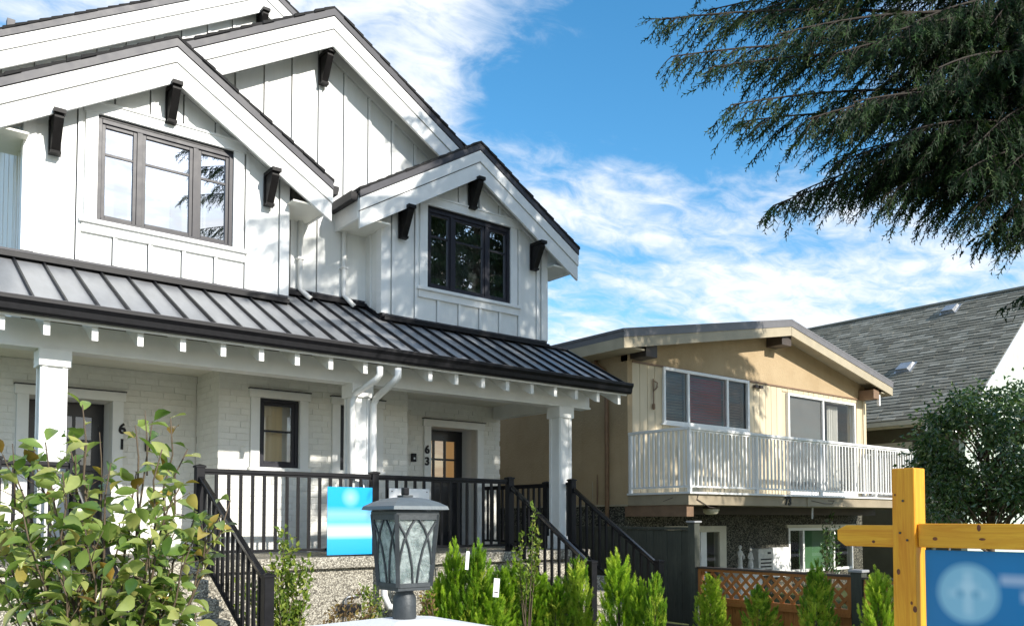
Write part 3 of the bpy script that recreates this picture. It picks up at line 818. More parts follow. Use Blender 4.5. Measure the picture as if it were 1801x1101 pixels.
digit('6', 7.80, 2.25, 2.77); digit('3', 7.80, 2.25, 2.57)
P('doorbell', 'black_metal', H1, (7.50, 7.59, 2.25, 2.292, 2.56, 2.70), bevel=.006)
P('doorbell_lens', 'galvanised', H1, (7.53, 7.56, 2.244, 2.2495, 2.60, 2.63))
P('doorbell', 'black_metal', H1, (3.25, 3.31, 2.25, 2.292, 2.52, 2.66), bevel=.006)

# ------------------------------------------------------------------ porch base and stairs
slab = P('porch_slab', 'aggregate', H1, (XL-.4, 9.2, -.27, 2.9, .985, 1.128), bevel=.012)
P('porch_wall', 'aggregate', H1, (XL-.35, 9.15, -.19, -.05, -.2, .984))
P('porch_wall', 'aggregate', H1, (9.03, 9.15, -.05, 2.4, -.2, .984))
def stairs(x0, x1, label, run=.30):
    t = thing('stairs', label, 'stairs', ((x0+x1)/2, -1.0, 0), 'aggregate stairs up to the porch')
    n = 6; rise = 1.128/n
    for k in range(1, n):
        z1 = 1.128-rise*k; y1 = -.272-run*(k-1); y0 = y1-run
        P('step', 'aggregate', t, (x0, x1, y0-.025, y1-.001 if k == 1 else y1-.026, z1-rise+.002, z1), bevel=.008)
    m = MB()
    for k in range(1, n):
        z1 = 1.128-rise*k-rise; y1 = -.274-run*(k-1); y0 = y1-run
        if z1 > .03: m.box(x0+.01, x1-.01, y0, y1, 0, z1)
    m.build('stair_base', 'aggregate', t)
stairs(1.95, 3.15, 'speckled concrete stairs rising behind the leafy bush to door 61', .33)
stairs(7.84, 9.0, 'speckled concrete stairs rising behind the conifer hedge to door 63', .30)

def railing(label, runs, posts, base, cat='railing'):
    """runs: (p0,p1) along deck level; balusters stand between a bottom and a top rail"""
    t = thing('porch_railing', label, cat, base, 'black porch railings')
    for p0, p1, ht in runs:
        p0, p1 = Vector(p0), Vector(p1); L = math.hypot(p1.x-p0.x, p1.y-p0.y)
        up = Vector((0, 0, 1))
        tr = MB().bar(p0+up*ht, p1+up*ht, .055, .045); tr.build('top_rail', 'rail_gloss' if abs(p0.z-p1.z) > .1 else 'black_metal', t, bevel=.006)
        MB().bar(p0+up*(ht-.034), p1+up*(ht-.034), .03, .022).build('rail_insert', 'black_metal', t)
        MB().bar(p0+up*.09, p1+up*.09, .04, .035).build('bottom_rail', 'black_metal', t, bevel=.004)
        n = max(1, int(L/.137)); 
        for i in range(1, n):
            q = p0.lerp(p1, i/n)
            ubox('baluster', 'black_metal', t, q.x-.016, q.x+.016, q.y-.016, q.y+.016, q.z+.10, q.z+ht-.03)
    for x, y, z0, z1 in posts:
        po = P('post', 'black_metal', t, (x-.048, x+.048, y-.048, y+.048, z0, z1), bevel=.004)
        m = MB().box(x-.058, x+.058, y-.058, y+.058, z1, z1+.022)
        m.add([(x-.058, y-.058, z1+.022), (x+.058, y-.058, z1+.022), (x+.058, y+.058, z1+.022), (x-.058, y+.058, z1+.022), (x, y, z1+.042)], [(0, 1, 4), (1, 2, 4), (2, 3, 4), (3, 0, 4)])
        m.build('post_cap', 'black_metal', po)
        P('post_base', 'black_metal', po, (x-.065, x+.065, y-.065, y+.065, z0, z0+.012))
    return t
DZ = 1.13; RY = -.15
railing('long black railing along the porch front between the two stairs', [((3.24, RY, DZ), (5.38, RY, DZ), 1.02), ((5.48, RY, DZ), (7.63, RY, DZ), 1.02)],
        [(3.19, RY, DZ, 2.18), (5.43, RY, DZ, 2.18), (7.68, RY, DZ, 2.18)], (5.4, RY, DZ))
railing('black railing across the right end of the porch beside the beige house', [((8.98, .56, DZ), (8.98, 2.24, DZ), 1.02), ((8.98, RY+.05, DZ), (8.98, .46, DZ), 1.02)],
        [(8.98, .51, DZ, 2.17), (8.92, RY, DZ, 2.19)], (9.0, .5, DZ))
def stair_rail(x, y1, z1, label, ytop=-.20, ht=.93):
    return railing(label, [((x, ytop, DZ+.0), (x, y1+.05, z1), ht)], [(x, y1, 0.006, z1+ht+.02)], (x, y1, 0))
stair_rail(3.19, -2.12, .10, 'sloping black stair railing nearest the leafy bush')
stair_rail(1.90, -2.12, .10, 'sloping black stair railing half hidden inside the leafy bush')
stair_rail(7.68, -1.87, .08, 'sloping black stair railing in front of the white column, left of the pair')
stair_rail(8.92, -1.92, .05, 'sloping black stair railing beside the dark fence, right of the pair')
railing('short black railing at the far left end of the porch behind the bush', [((1.2, RY, DZ), (1.85, RY, DZ), 1.03), ((1.2, RY+.05, DZ), (1.2, 2.2, DZ), 1.03)], [(1.9, RY, DZ, 2.19), (1.2, RY, DZ, 2.19)], (1.5, RY, DZ))
# ================================================================== the beige house with the balcony
H2 = thing('beige_balcony_house', 'beige stucco two storey house with low gable roof and white balcony rail', 'house', (15.2, .8, 0))
AX, BX, FY = 11.1, 19.4, .73
PKX, PKZ = 15.6, 5.79
def rz2(x):                       # top of roof
    return PKZ-(PKX-x)*(PKZ-4.88)/(PKX-10.52) if x < PKX else PKZ-(x-PKX)*(PKZ-4.90)/(19.85-PKX)
def strip2(m, xa, xb, t0, t1, y0, y1):
    for a, b in ((xa, min(PKX, xb)), (max(PKX, xa), xb)):
        if b-a > .01: m.prism([(a, rz2(a)-t1), (b, rz2(b)-t1), (b, rz2(b)-t0), (a, rz2(a)-t0)], 'Y', y0, y1)
# walls
WN = (12.10, 14.65, 3.45, 4.40); SD = (16.15, 18.85, 2.14, 4.30)
m = MB(); wall_with_openings(m, AX+.12, BX-.12, 2.0, 4.46, FY+.02, FY+.15, [WN, SD]); m.build('wall', 'beige_siding', H2)
m = MB(); m.prism([(AX, 4.461), (BX, 4.461), (BX, rz2(BX)-.2), (PKX, PKZ-.2), (AX, rz2(AX)-.2)], 'Y', FY-.012, FY+.15); m.build('gable_wall', 'beige_stucco', H2)
P('wall', 'beige_stucco', H2, (AX, AX+.119, FY-.01, 13, 1.84, 4.72)); P('wall', 'beige_stucco', H2, (BX-.119, BX, FY-.01, 13, 1.84, 4.72))
LW = (16.25, 18.9, .42, 1.40); LD = (12.2, 14.0, .0, 1.46)
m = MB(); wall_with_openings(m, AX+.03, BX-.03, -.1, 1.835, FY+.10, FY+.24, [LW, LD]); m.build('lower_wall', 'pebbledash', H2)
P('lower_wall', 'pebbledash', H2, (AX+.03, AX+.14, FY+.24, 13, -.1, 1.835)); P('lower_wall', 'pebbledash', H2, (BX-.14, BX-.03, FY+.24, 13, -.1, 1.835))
P('wall_band', 'beige_fascia', H2, (AX-.012, AX-.001, FY, 13, 1.825, 1.86))
P('floor', 'interior_dark', H2, (AX+.12, BX-.12, FY+.16, 12.9, 1.86, 2.04)); P('wall', 'interior_dark', H2, (AX, BX, 12.9, 13, -.1, 4.7))
P('room_wall', 'interior_dark', H2, (AX+.13, BX-.13, 3.4, 3.45, 0, 4.6))
# siding boards one by one
x = AX+.125; w = .205
while x < BX-.13:
    a, b = x+.006, min(x+w-.006, BX-.12); x += w
    segs = [(2.07, 4.455)]
    for h in (WN, SD):
        if b > h[0]-.05 and a < h[1]+.05:
            ns = []
            for p, q in segs:
                if b-.01 > h[0]-.07 and a+.01 < h[1]+.07:
                    if h[2]-.07 > p+.03: ns.append((p, h[2]-.07))
                    if q > h[3]+.07: ns.append((h[3]+.07, q))
                else: ns.append((p, q))
            segs = ns
    for p, q in segs: ubox('siding_board', 'beige_siding', H2, a, b, FY-.004, FY+.019, p, q)
P('siding_trim', 'brown_beam', H2, (AX+.12, BX-.12, FY-.03, FY-.013, 4.445, 4.475))
P('corner_board', 'beige_siding', H2, (BX-.118, BX+.01, FY-.03, FY-.011, 2.07, 4.44))
# roof
m = MB(); strip2(m, 10.54, 19.83, .03, .21, .29, 12.8); m.build('roof', 'beige_fascia', H2)
m = MB(); strip2(m, 10.50, 19.87, -.01, .03, .235, 12.8); m.build('roof_membrane', 'grey_flashing', H2)
for xa, xb in ((10.52, PKX), (PKX, 19.85)):
    m = MB(); strip2(m, xa, xb, .028, .145, .238, .289); m.build('roof_flashing', 'grey_flashing', H2)
    m = MB(); strip2(m, xa+.005, xb-.005, .145, .335, .25, .289); m.build('fascia', 'beige_fascia', H2)
for xe, s in ((10.52, 1), (19.85, -1)):
    a, b = sorted((xe, xe+s*.03)); z = rz2(xe)
    P('roof_flashing', 'grey_flashing', H2, (a-.003, b+.003, .29, 12.8, z-.145, z-.012))
    P('fascia', 'beige_fascia', H2, (a, b, .29, 12.8, z-.335, z-.145))
P('eave_soffit', 'beige_fascia', H2, (10.55, AX, .30, 12.8, rz2(10.55)-.31, rz2(10.55)-.28)); P('eave_soffit', 'beige_fascia', H2, (BX, 19.82, .30, 12.8, rz2(19.82)-.31, rz2(19.82)-.28))
for xb, wb, mt, hh in ((11.32, .30, 'dark_beam', .22), (PKX-.06, .34, 'dark_beam', .24), (19.22, .26, 'brown_beam', .22)):
    z = rz2(xb+wb/2 if xb < PKX else xb+wb/2)-.336 if abs(xb-PKX) > .3 else PKZ-.30
    P('roof_beam', mt, H2, (xb-wb/2, xb+wb/2, .33, FY-.013, z-hh, z), bevel=.006)
P('rain_chain', 'white_metal', H2, (19.36, 19.42, .34, .40, 4.30, 4.56))
# upper window, white frame with blinds
def white_window(x0, x1, z0, z1, y, splits, parent=H2, sill=True, fr=.06):
    w = MB().box(x0, x0+fr, y-.05, y+.08, z0, z1).box(x1-fr, x1, y-.05, y+.08, z0, z1).box(x0+fr, x1-fr, y-.05, y+.08, z0, z0+fr).box(x0+fr, x1-fr, y-.05, y+.08, z1-fr, z1)
    win = w.build('window', 'white_metal', parent, bevel=.004)
    xs = [x0+fr]+[q for q in splits]+[x1-fr]
    for q in splits: P('mullion', 'white_metal', win, (q-.03, q+.03, y-.035, y+.06, z0+fr, z1-fr))
    for i, (a, b) in enumerate(zip(xs[:-1], xs[1:])):
        P('pane', 'clear_glass' if parent is H2 else 'pane_glass', win, (a+(.03 if i else 0), b-(.03 if i < len(xs)-2 else 0), y, y+.005, z0+fr, z1-fr))
    return win
w = white_window(12.10-.06, 14.65+.06, 3.45-.06, 4.40+.06, FY, [12.78, 14.0])
for a, b, mt in ((12.12, 12.75, 'blind_dark'), (12.81, 13.97, 'blind_red'), (14.03, 14.63, 'blind_dark')):
    for k in range(17):
        z = 3.47+k*.055
        o = piece('blind_slat', unit(mt), w, TRS(((a+b)/2, FY+.11, z), (b-a, .046, .004), (rad(-55), 0, 0)))
P('window_trim', 'white_trim', H2, (12.0, 14.75, FY-.06, FY-.005, 3.36, 3.389))
w = white_window(16.15-.05, 18.85+.05, 2.14, 4.30+.05, FY, [17.52])
P('screen', 'mesh_screen', w, (16.22, 17.48, FY+.02, FY+.026, 2.21, 4.28))
P('track', 'white_metal', w, (16.1, 18.9, FY-.07, FY-.052, 2.10, 2.20))
cm = MB()
for i in range(26):
    a = 18.05+i*.018; b = 18.05+(i+1)*.018
    y0 = FY+.20+.03*math.sin(i*1.3); y1 = FY+.20+.03*math.sin((i+1)*1.3)
    cm.add([(a, y0, 2.2), (b, y1, 2.2), (b, y1, 4.25), (a, y0, 4.25)], [(0, 1, 2, 3)])
cm.build('curtain', 'curtain', w, True)
# lower window and patio door
w = white_window(16.25, 18.9, .42, 1.40, FY+.13, [16.85, 18.1]); P('blind', 'green_blind', w, (16.9, 18.05, FY+.25, FY+.26, .48, 1.34))
P('window_trim', 'cream_trim', H2, (16.15, 19.0, FY+.05, FY+.098, 1.401, 1.47))
w = MB().box(12.2, 12.36, FY+.04, FY+.18, 0, 1.46).box(13.78, 14.0, FY+.04, FY+.18, 0, 1.46).box(12.36, 13.78, FY+.04, FY+.18, 1.34, 1.46).build('patio_door', 'cream_trim', H2)
P('door_leaf', 'white_trim', w, (12.36, 13.22, FY+.08, FY+.12, 0, 1.34)); P('door_stile', 'white_trim', w, (13.225, 13.40, FY+.06, FY+.12, 0, 1.34)); P('pane', 'clear_glass', w, (13.4, 13.78, FY+.09, FY+.095, 0, 1.34))
# balcony
bal = P('balcony', 'balcony_fascia', H2, (AX, 19.22, -.66, FY-.006, 1.835, 2.02), bevel=.004)
P('deck_edge', 'white_trim', bal, (AX-.03, 19.30, -.72, FY-.006, 2.021, 2.055))
P('deck_beam', 'brown_beam', bal, (AX+.02, AX+.20, -.60, FY+.09, 1.64, 1.834))
P('deck_board', 'balcony_fascia', bal, (14.62, 19.2, -.675, -.661, 1.84, 2.02))
P('deck_beam', 'dark_beam', bal, (12.0, 19.0, .30, .48, 1.68, 1.834)); P('deck_post', 'dark_beam', bal, (18.95, 19.10, -.45, -.30, 0, 1.834))
me = text_mesh('73', .21, 'black_metal', .006, .008)
o = link('house_number', me, H2); o.matrix_basis = Matrix.Translation((13.98, -.668, 1.925)) @ Matrix.Rotation(rad(90), 4, 'X')
br = thing('balcony_railing', 'white metal picket railing around the balcony of the beige house', 'railing', (15.2, -.66, 2.055))
posts = [11.13, 13.0, 15.1, 17.2, 19.2]
for x in posts: P('post', 'white_metal', br, (x-.028, x+.028, -.69, -.634, 2.056, 3.10))
P('post', 'white_metal', br, (11.102, 11.158, FY-.075, FY-.02, 2.056, 3.10)); P('post', 'white_metal', br, (19.172, 19.228, FY-.075, FY-.02, 2.056, 3.10))
P('top_rail', 'white_metal', br, (11.095, 19.24, -.70, -.624, 3.10, 3.15), bevel=.006)
P('top_rail', 'white_metal', br, (11.095, 11.165, -.623, FY-.015, 3.10, 3.15), bevel=.006); P('top_rail', 'white_metal', br, (19.17, 19.24, -.623, FY-.015, 3.10, 3.15), bevel=.006)
for a, b in zip(posts[:-1], posts[1:]):
    P('bottom_rail', 'white_metal', br, (a+.028, b-.028, -.68, -.645, 2.13, 2.16)); P('rail_insert', 'white_metal', br, (a+.028, b-.028, -.675, -.65, 3.07, 3.099))
    n = 18
    for i in range(1, n):
        x = a+(b-a)*i/n; ubox('picket', 'white_metal', br, x-.0145, x+.0145, -.675, -.649, 2.16, 3.07)
for x in (11.13, 19.2):
    P('bottom_rail', 'white_metal', br, (x-.018, x+.018, -.633, FY-.075, 2.13, 2.16))
    for i in range(1, 12):
        y = -.66+1.36*i/12; ubox('picket', 'white_metal', br, x-.0145, x+.0145, y-.0145, y+.0145, 2.16, 3.10)
# things fixed to the house: pipes, lamp, wires
m = MB().tube([(AX-.03, 1.50, 4.60), (AX-.05, 1.49, 4.50), (AX-.05, 1.25, 4.34), (AX-.045, 1.21, 4.24), (AX-.045, 1.21, .1)], .04, 10); m.build('downspout', 'brown_beam', H2, True)
MB().tube([(AX-.012, 1.50, 1.87), (AX-.014, 1.49, 2.10), (AX-.012, 1.495, 2.42)], [.012, .016, .010], 6).build('rust_streak', 'brown_beam', H2)
MB().tube([(AX-.012, 1.62, 1.93), (AX-.014, 1.62, 2.30)], .008, 6).build('cable', 'beige_fascia', H2)
lamp = MB().lathe([(.02, -.16), (.09, -.15), (.13, -.12), (.145, -.07), (.14, -.05)], (12.15, -.30, 1.83), 16); lamp.build('porch_lamp', 'cream_trim', H2, True)
MB().lathe([(.15, -.05), (.15, -.02), (.10, 0)], (12.15, -.30, 1.832), 16).build('lamp_mount', 'dark_beam', H2, True)
MB().tube([(11.35, -.67, 2.02), (11.30, -.675, 1.93), (11.62, -.68, 1.80), (11.95, -.55, 1.79), (12.1, -.35, 1.79)], .008, 5).build('cable', 'dark_beam', H2)
MB().tube([(14.75, -.68, 1.95), (15.2, -.682, 1.90), (15.5, -.68, 1.90), (15.55, -.682, 1.96), (15.35, -.68, 1.96)], .006, 5).build('cable', 'dark_beam', H2)
MB().tube([(11.105, -.1, 1.90), (11.10, -.32, 1.96)], .007, 5).build('cable', 'dark_beam', H2)
m = MB().box(14.86, 14.96, FY-.10, FY-.03, 4.33, 4.39).box(15.02, 15.12, FY-.10, FY-.03, 4.33, 4.39).box(14.96, 15.02, FY-.06, FY-.04, 4.345, 4.375); m.build('floodlight', 'dark_beam', H2)
h = MB().tube([(11.78, FY-.03, 4.16), (11.86, FY-.05, 4.13), (11.84, FY-.05, 4.02), (11.76, FY-.04, 3.96), (11.88, FY-.04, 4.06)], .012, 6).tube([(11.77, FY-.03, 4.20), (11.77, FY-.035, 3.70)], .012, 6).lathe([(.01, 0), (.03, .02), (.03, .10), (.01, .12)], (11.77, FY-.04, 3.62), 8)
h.build('wind_chime', 'brown_beam', H2)
MB().tube([(15.15, -.45, 1.83), (15.13, -.45, 1.60)], .018, 6).build('hook', 'white_metal', H2)
# louvred box and pale panel on the lower wall
vb = P('vent_box', 'stone_white', H2, (14.85, 15.36, FY-.12, FY+.099, .42, .98), bevel=.008)
for k in range(4): P('louvre', 'black_metal', vb, (14.92, 15.29, FY-.128, FY-.121, .52+k*.075, .55+k*.075))
P('louvre', 'black_metal', vb, (15.16, 15.27, FY-.128, FY-.121, .87, .91))
P('meter_panel', 'white_metal', H2, (15.52, 16.12, FY+.0, FY+.099, .36, .99), bevel=.006)

# ================================================================== the house with the big shingle roof
H3 = thing('shingle_roof_house', 'olive stucco house with a large steep grey shingle roof', 'house', (25, 3, 0))
EX, EZ, RX, RZ = 21.5, 4.155, 26.75, 8.30
FY3, BY3 = -.78, 15.0
K3 = (RZ-EZ)/(RX-EX)
m = MB().hexa([(EX, FY3, EZ-.10), (RX, FY3, RZ-.10), (RX, BY3, RZ-.10), (EX, BY3, EZ-.10), (EX, FY3, EZ), (RX, FY3, RZ), (RX, BY3, RZ), (EX, BY3, EZ)])
r3 = m.build('roof', 'grey_shingle', H3)
m = MB().hexa([(RX, FY3, RZ-.10), (2*RX-EX, FY3, EZ-.1), (2*RX-EX, BY3, EZ-.1), (RX, BY3, RZ-.10), (RX, FY3, RZ), (2*RX-EX, FY3, EZ), (2*RX-EX, BY3, EZ), (RX, BY3, RZ)]); m.build('roof', 'grey_shingle', H3)
sl_ = Vector((RX-EX, 0, RZ-EZ)); LEN = sl_.length; sl_.normalize(); nr = Vector((-sl_.z, 0, sl_.x)); al = Vector((0, 1, 0))
SH = []; rowh = .165; nrow = int(LEN/rowh)
for k in range(nrow+1):
    y = FY3-R.uniform(0, .4)
    while y < BY3:
        wd = R.uniform(.28, .46); a, b = max(y, FY3-.01), min(y+wd-.008, BY3); y += wd
        if b-a < .05: continue
        SH.append((k, a, b, R.uniform(.016, .034), R.uniform(-.015, .015)))
def shingle_M(k, a, b, t, dz):
    # local: x along the eave, y up the slope, z out of the roof
    org = Vector((EX, (a+b)/2, EZ))+sl_*(k*rowh+dz)+nr*.004
    B = Matrix((-al, sl_, nr)).transposed()
    return Matrix.Translation(org) @ B.to_4x4() @ Matrix.Diagonal((b-a, 1, t, 1))
us = MB(); H_ = rowh+.03
us.add([(-.5, 0, 0), (.5, 0, 0), (.5, H_, 0), (-.5, H_, 0), (-.5, 0, 1), (.5, 0, 1), (.5, H_, .12), (-.5, H_, .12)], [(0, 3, 2, 1), (4, 5, 6, 7), (0, 1, 5, 4), (1, 2, 6, 5), (2, 3, 7, 6), (3, 0, 4, 7)])
shin = us.mesh('shingle', 'grey_shingle')
def seen3(s):
    c = shingle_M(*s).translation; v = c-CAM
    u = v.dot(RGT)/v.dot(FWD)*FPX+900
    return (0 if u < 1790 else 20)+v.length
SH.sort(key=seen3); rest3 = MB()
for i, s in enumerate(SH):
    M = shingle_M(*s)
    if i < 300: piece('shingle', shin, r3, M)
    else: rest3.add([M @ Vector(v) for v in us.v], us.f, R.random())
tag(rest3.build('shingles', 'grey_shingle', r3), kind='stuff')
P('ridge_cap', 'grey_shingle', H3, (RX-.12, RX+.12, FY3, BY3, RZ-.03, RZ+.035))
# walls
WX = 21.95
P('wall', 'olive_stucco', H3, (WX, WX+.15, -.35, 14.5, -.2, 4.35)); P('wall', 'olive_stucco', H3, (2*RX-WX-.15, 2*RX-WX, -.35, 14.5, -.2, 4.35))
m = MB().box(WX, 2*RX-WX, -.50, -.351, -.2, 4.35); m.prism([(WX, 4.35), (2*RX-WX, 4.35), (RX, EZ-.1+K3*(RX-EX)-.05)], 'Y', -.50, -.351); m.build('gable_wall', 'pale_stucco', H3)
P('floor', 'interior_dark', H3, (WX, 2*RX-WX, -.3, 14.4, -.15, -.1)); P('wall', 'olive_stucco', H3, (WX, 2*RX-WX, 14.5, 14.6, -.2, 4.35))
for s in (1, -1):
    def X3(q): return q if s > 0 else 2*RX-q
    pts = [(X3(EX-.02), EZ+.0-.02), (X3(RX), RZ-.0), (X3(RX), RZ-.30), (X3(EX-.02), EZ-.30)]
    MB().prism(pts, 'Y', FY3-.04, FY3-.011).build('rake_board', 'white_trim', H3)
P('rake_post', 'white_trim', H3, (WX+.62, WX+.78, -.53, -.501, 2.6, 4.7))
P('eave_fascia', 'cream_trim', H3, (EX-.03, EX-.002, FY3, BY3, EZ-.20, EZ-.02)); P('eave_soffit', 'cream_trim', H3, (EX-.002, WX, FY3+.02, BY3, EZ-.16, EZ-.135))
m = MB().prism([(EX-.14, EZ-.14), (EX-.035, EZ-.14), (EX-.035, EZ-.03), (EX-.16, EZ-.03)], 'Y', FY3, BY3); m.build('gutter', 'cream_trim', H3)
P('gutter_bracket', 'white_trim', H3, (EX-.10, EX-.02, .10, .22, EZ-.34, EZ-.14))
q = at(1546, 785, X=WX-.02)
w3 = MB().box(WX-.03, WX+.02, q.y-.9, q.y+.5, 1.9, 3.62).build('window', 'cream_trim', H3); P('pane', 'pane_glass', w3, (WX-.036, WX-.031, q.y-.75, q.y+.35, 2.0, 3.48))
q = at(1640, 850, X=WX-.05); MB().tube([(WX-.05, q.y, .0), (WX-.05, q.y, 3.95)], .05, 10).build('downspout', 'cream_trim', H3, True)
# low roof vents
def on_roof3(px, py):
    r = at(px, py, d=1.0)-CAM; t = (EZ-K3*EX-CAM.z+K3*CAM.x)/(r.z-K3*r.x); return CAM+r*t
for px, py in ((1672, 546), (1593, 648)):
    c = on_roof3(px, py)+nr*.02; B = Matrix((-al, sl_, nr)).transposed().to_4x4()
    m = MB(); m.hexa([(-.2, -.22, 0), (.2, -.22, 0), (.2, .22, 0), (-.2, .22, 0), (-.17, -.26, .13), (.17, -.26, .13), (.17, .16, .09), (-.17, .16, .09)])
    m.box(-.25, .25, -.27, .27, -.01, .012)
    o = m.build('roof_vent', 'galvanised', H3); o.matrix_basis = Matrix.Translation(c) @ B
# ================================================================== fences
df = thing('board_fence', 'dark weathered board fence between the white and beige houses', 'fence', (10.0, 1, 0))
y = -1.58
while y < 6.0:
    w = R.uniform(.135, .15); ubox('board', 'black_fence', df, 9.985+R.uniform(-.004, .004), 10.005, y, y+w-.006, .03, 1.43+R.uniform(-.004, .004)); y += w
P('top_rail', 'black_fence', df, (9.955, 10.05, -1.58, 6.0, 1.435, 1.475)); P('rail', 'black_fence', df, (10.006, 10.045, -1.58, 6.0, .3, .39)); P('rail', 'black_fence', df, (10.006, 10.045, -1.58, 6.0, 1.1, 1.19))
po = P('post', 'black_fence', df, (9.94, 10.06, -1.72, -1.60, 0, 1.54)); P('post_cap', 'satellite_grey', po, (9.915, 10.085, -1.745, -1.575, 1.541, 1.57), bevel=.008)

def lattice_fence(y0, y1, label, ztop=.88):
    """y0 is the end nearer the street"""
    f = thing('lattice_fence', label, 'fence', (10.0, (y0+y1)/2, 0), 'cedar lattice fence panels')
    zl0, zl1 = ztop-.42, ztop-.05
    P('top_rail', 'cedar_fence', f, (9.965, 10.035, y0, y1, zl1, ztop-.012)); P('cap', 'dark_beam', f, (9.94, 10.06, y0-.01, y1+.01, ztop-.011, ztop+.015))
    P('mid_rail', 'cedar_fence', f, (9.955, 10.045, y0, y1, zl0-.055, zl0)); P('mid_trim', 'cedar_fence', f, (9.94, 9.954, y0, y1, zl0-.10, zl0-.056))
    for a in (y0, y1-.05): P('stile', 'cedar_fence', f, (9.96, 10.04, a, a+.05, zl0, zl1))
    p, q = y0+.05, y1-.05; h = zl1-zl0; sp = .165
    for sgn in (1, -1):
        c = p-h
        while c < q:
            # z rises with y (sgn 1) or falls (sgn -1), clipped to the opening
            a, b = max(c, p), min(c+h, q)
            if b-a > .03:
                za, zb = (zl0+(a-c), zl0+(b-c)) if sgn > 0 else (zl1-(a-c), zl1-(b-c))
                MB().bar((10.0+sgn*.006, a, za), (10.0+sgn*.006, b, zb), .009, .042, up=(0, -sgn, 1)).build('lattice_slat', 'cedar_fence', f)
            c += sp
    y = y0
    while y < y1-.02:
        b = min(y+.14, y1); ubox('board', 'cedar_fence', f, 9.985+R.uniform(-.003, .003), 10.01, y+.003, b-.003, .02, zl0-.056); y += .14
    return f
lattice_fence(-4.17, -1.76, 'cedar lattice topped fence panel beside the dark fence')
lattice_fence(-6.75, -4.34, 'cedar lattice topped fence panel behind the golden sign post', .86)
fp = P('fence_post', 'black_fence', None, (9.935, 10.065, -4.325, -4.185, 0, .93)); tag(fp, 'dark fence post with a pale cap between the lattice panels', 'post')
P('post_cap', 'satellite_grey', fp, (9.91, 10.09, -4.35, -4.16, .931, .965), bevel=.008)

# ================================================================== sign on a wooden post, close to the camera
PX0 = 2.80
ya, yb = at(1609, 900, X=PX0).y, at(1569, 900, X=PX0).y
pw = yb-ya; pc = (ya+yb)/2
ztop = at(1588, 823, X=PX0).z
sp_ = thing('sign_post', 'golden timber sign post with a pointed arm in the foreground', 'sign post', (PX0+pw/2, pc, 0))
m = MB(); m.hexa([(PX0+.008, ya+.012, 0), (PX0+pw+.008, ya+.012, 0), (PX0+pw+.008, yb+.012, 0), (PX0+.008, yb+.012, 0), (PX0, ya, ztop), (PX0+pw, ya, ztop), (PX0+pw, yb, ztop), (PX0, yb, ztop)])
m.build('post', 'sign_post_wood', sp_, bevel=.004)
az1, az0 = at(1540, 923, X=PX0+.02).z, at(1540, 961, X=PX0+.02).z
yl = at(1473, 945, X=PX0+.02).y
m = MB(); m.prism([(yl+.0, az0+.022), (yl-.03, az0), (yb-.004, az0), (yb-.004, az1), (yl-.035, az1), (yl, az1-.017)], 'X', PX0+.018, PX0+pw-.03)
m.build('arm_end', 'sign_wood', sp_, bevel=.003)
P('arm', 'sign_wood', sp_, (PX0+.015, PX0+pw-.03, ya-.95, ya-.001+.0, az0+.002, az1+.006), bevel=.004)
for yy, zz_ in ((pc+.012, (az0+az1)/2+.012), (pc-.012, (az0+az1)/2-.012), (pc, ztop-.11)):
    o = MB().lathe([(.004, 0), (.004, .003)], (0, 0, 0), 8).build('screw', 'dark_beam', sp_); o.matrix_basis = Matrix.Translation((PX0-.001+.004*(ztop-zz_)/ztop, yy, zz_)) @ Matrix.Rotation(rad(-90), 4, 'Y')
for px, py, ry, rz_ in ((1580, 1005, .006, .010), (1609, 1071, .007, .011), (1603, 1060, .004, .006), (1574, 870, .003, .004)):
    q = at(px, py, X=PX0); o = MB().lathe([(1.0, 0), (.8, .0012), (.3, .0005)], (0, 0, 0), 14).build('knot', 'knot_wood', sp_)
    o.matrix_basis = Matrix.Translation((PX0-.0006+.008*(1-q.z/ztop), q.y, q.z)) @ Matrix.Rotation(rad(-90), 4, 'Y') @ Matrix.Diagonal((rz_, ry, 1, 1))
for px, py, ry, rz_ in ((1645, 947, .008, .006), (1722, 928, .006, .011), (1728, 948, .010, .004), (1536, 952, .006, .005)):
    q = at(px, py, X=PX0+.0165); o = MB().lathe([(1.0, 0), (.8, .0012), (.3, .0005)], (0, 0, 0), 14).build('knot', 'knot_wood', sp_)
    o.matrix_basis = Matrix.Translation((PX0+(.0146 if px > 1600 else .0176), q.y, q.z)) @ Matrix.Rotation(rad(-90), 4, 'Y') @ Matrix.Diagonal((rz_, ry, 1, 1))
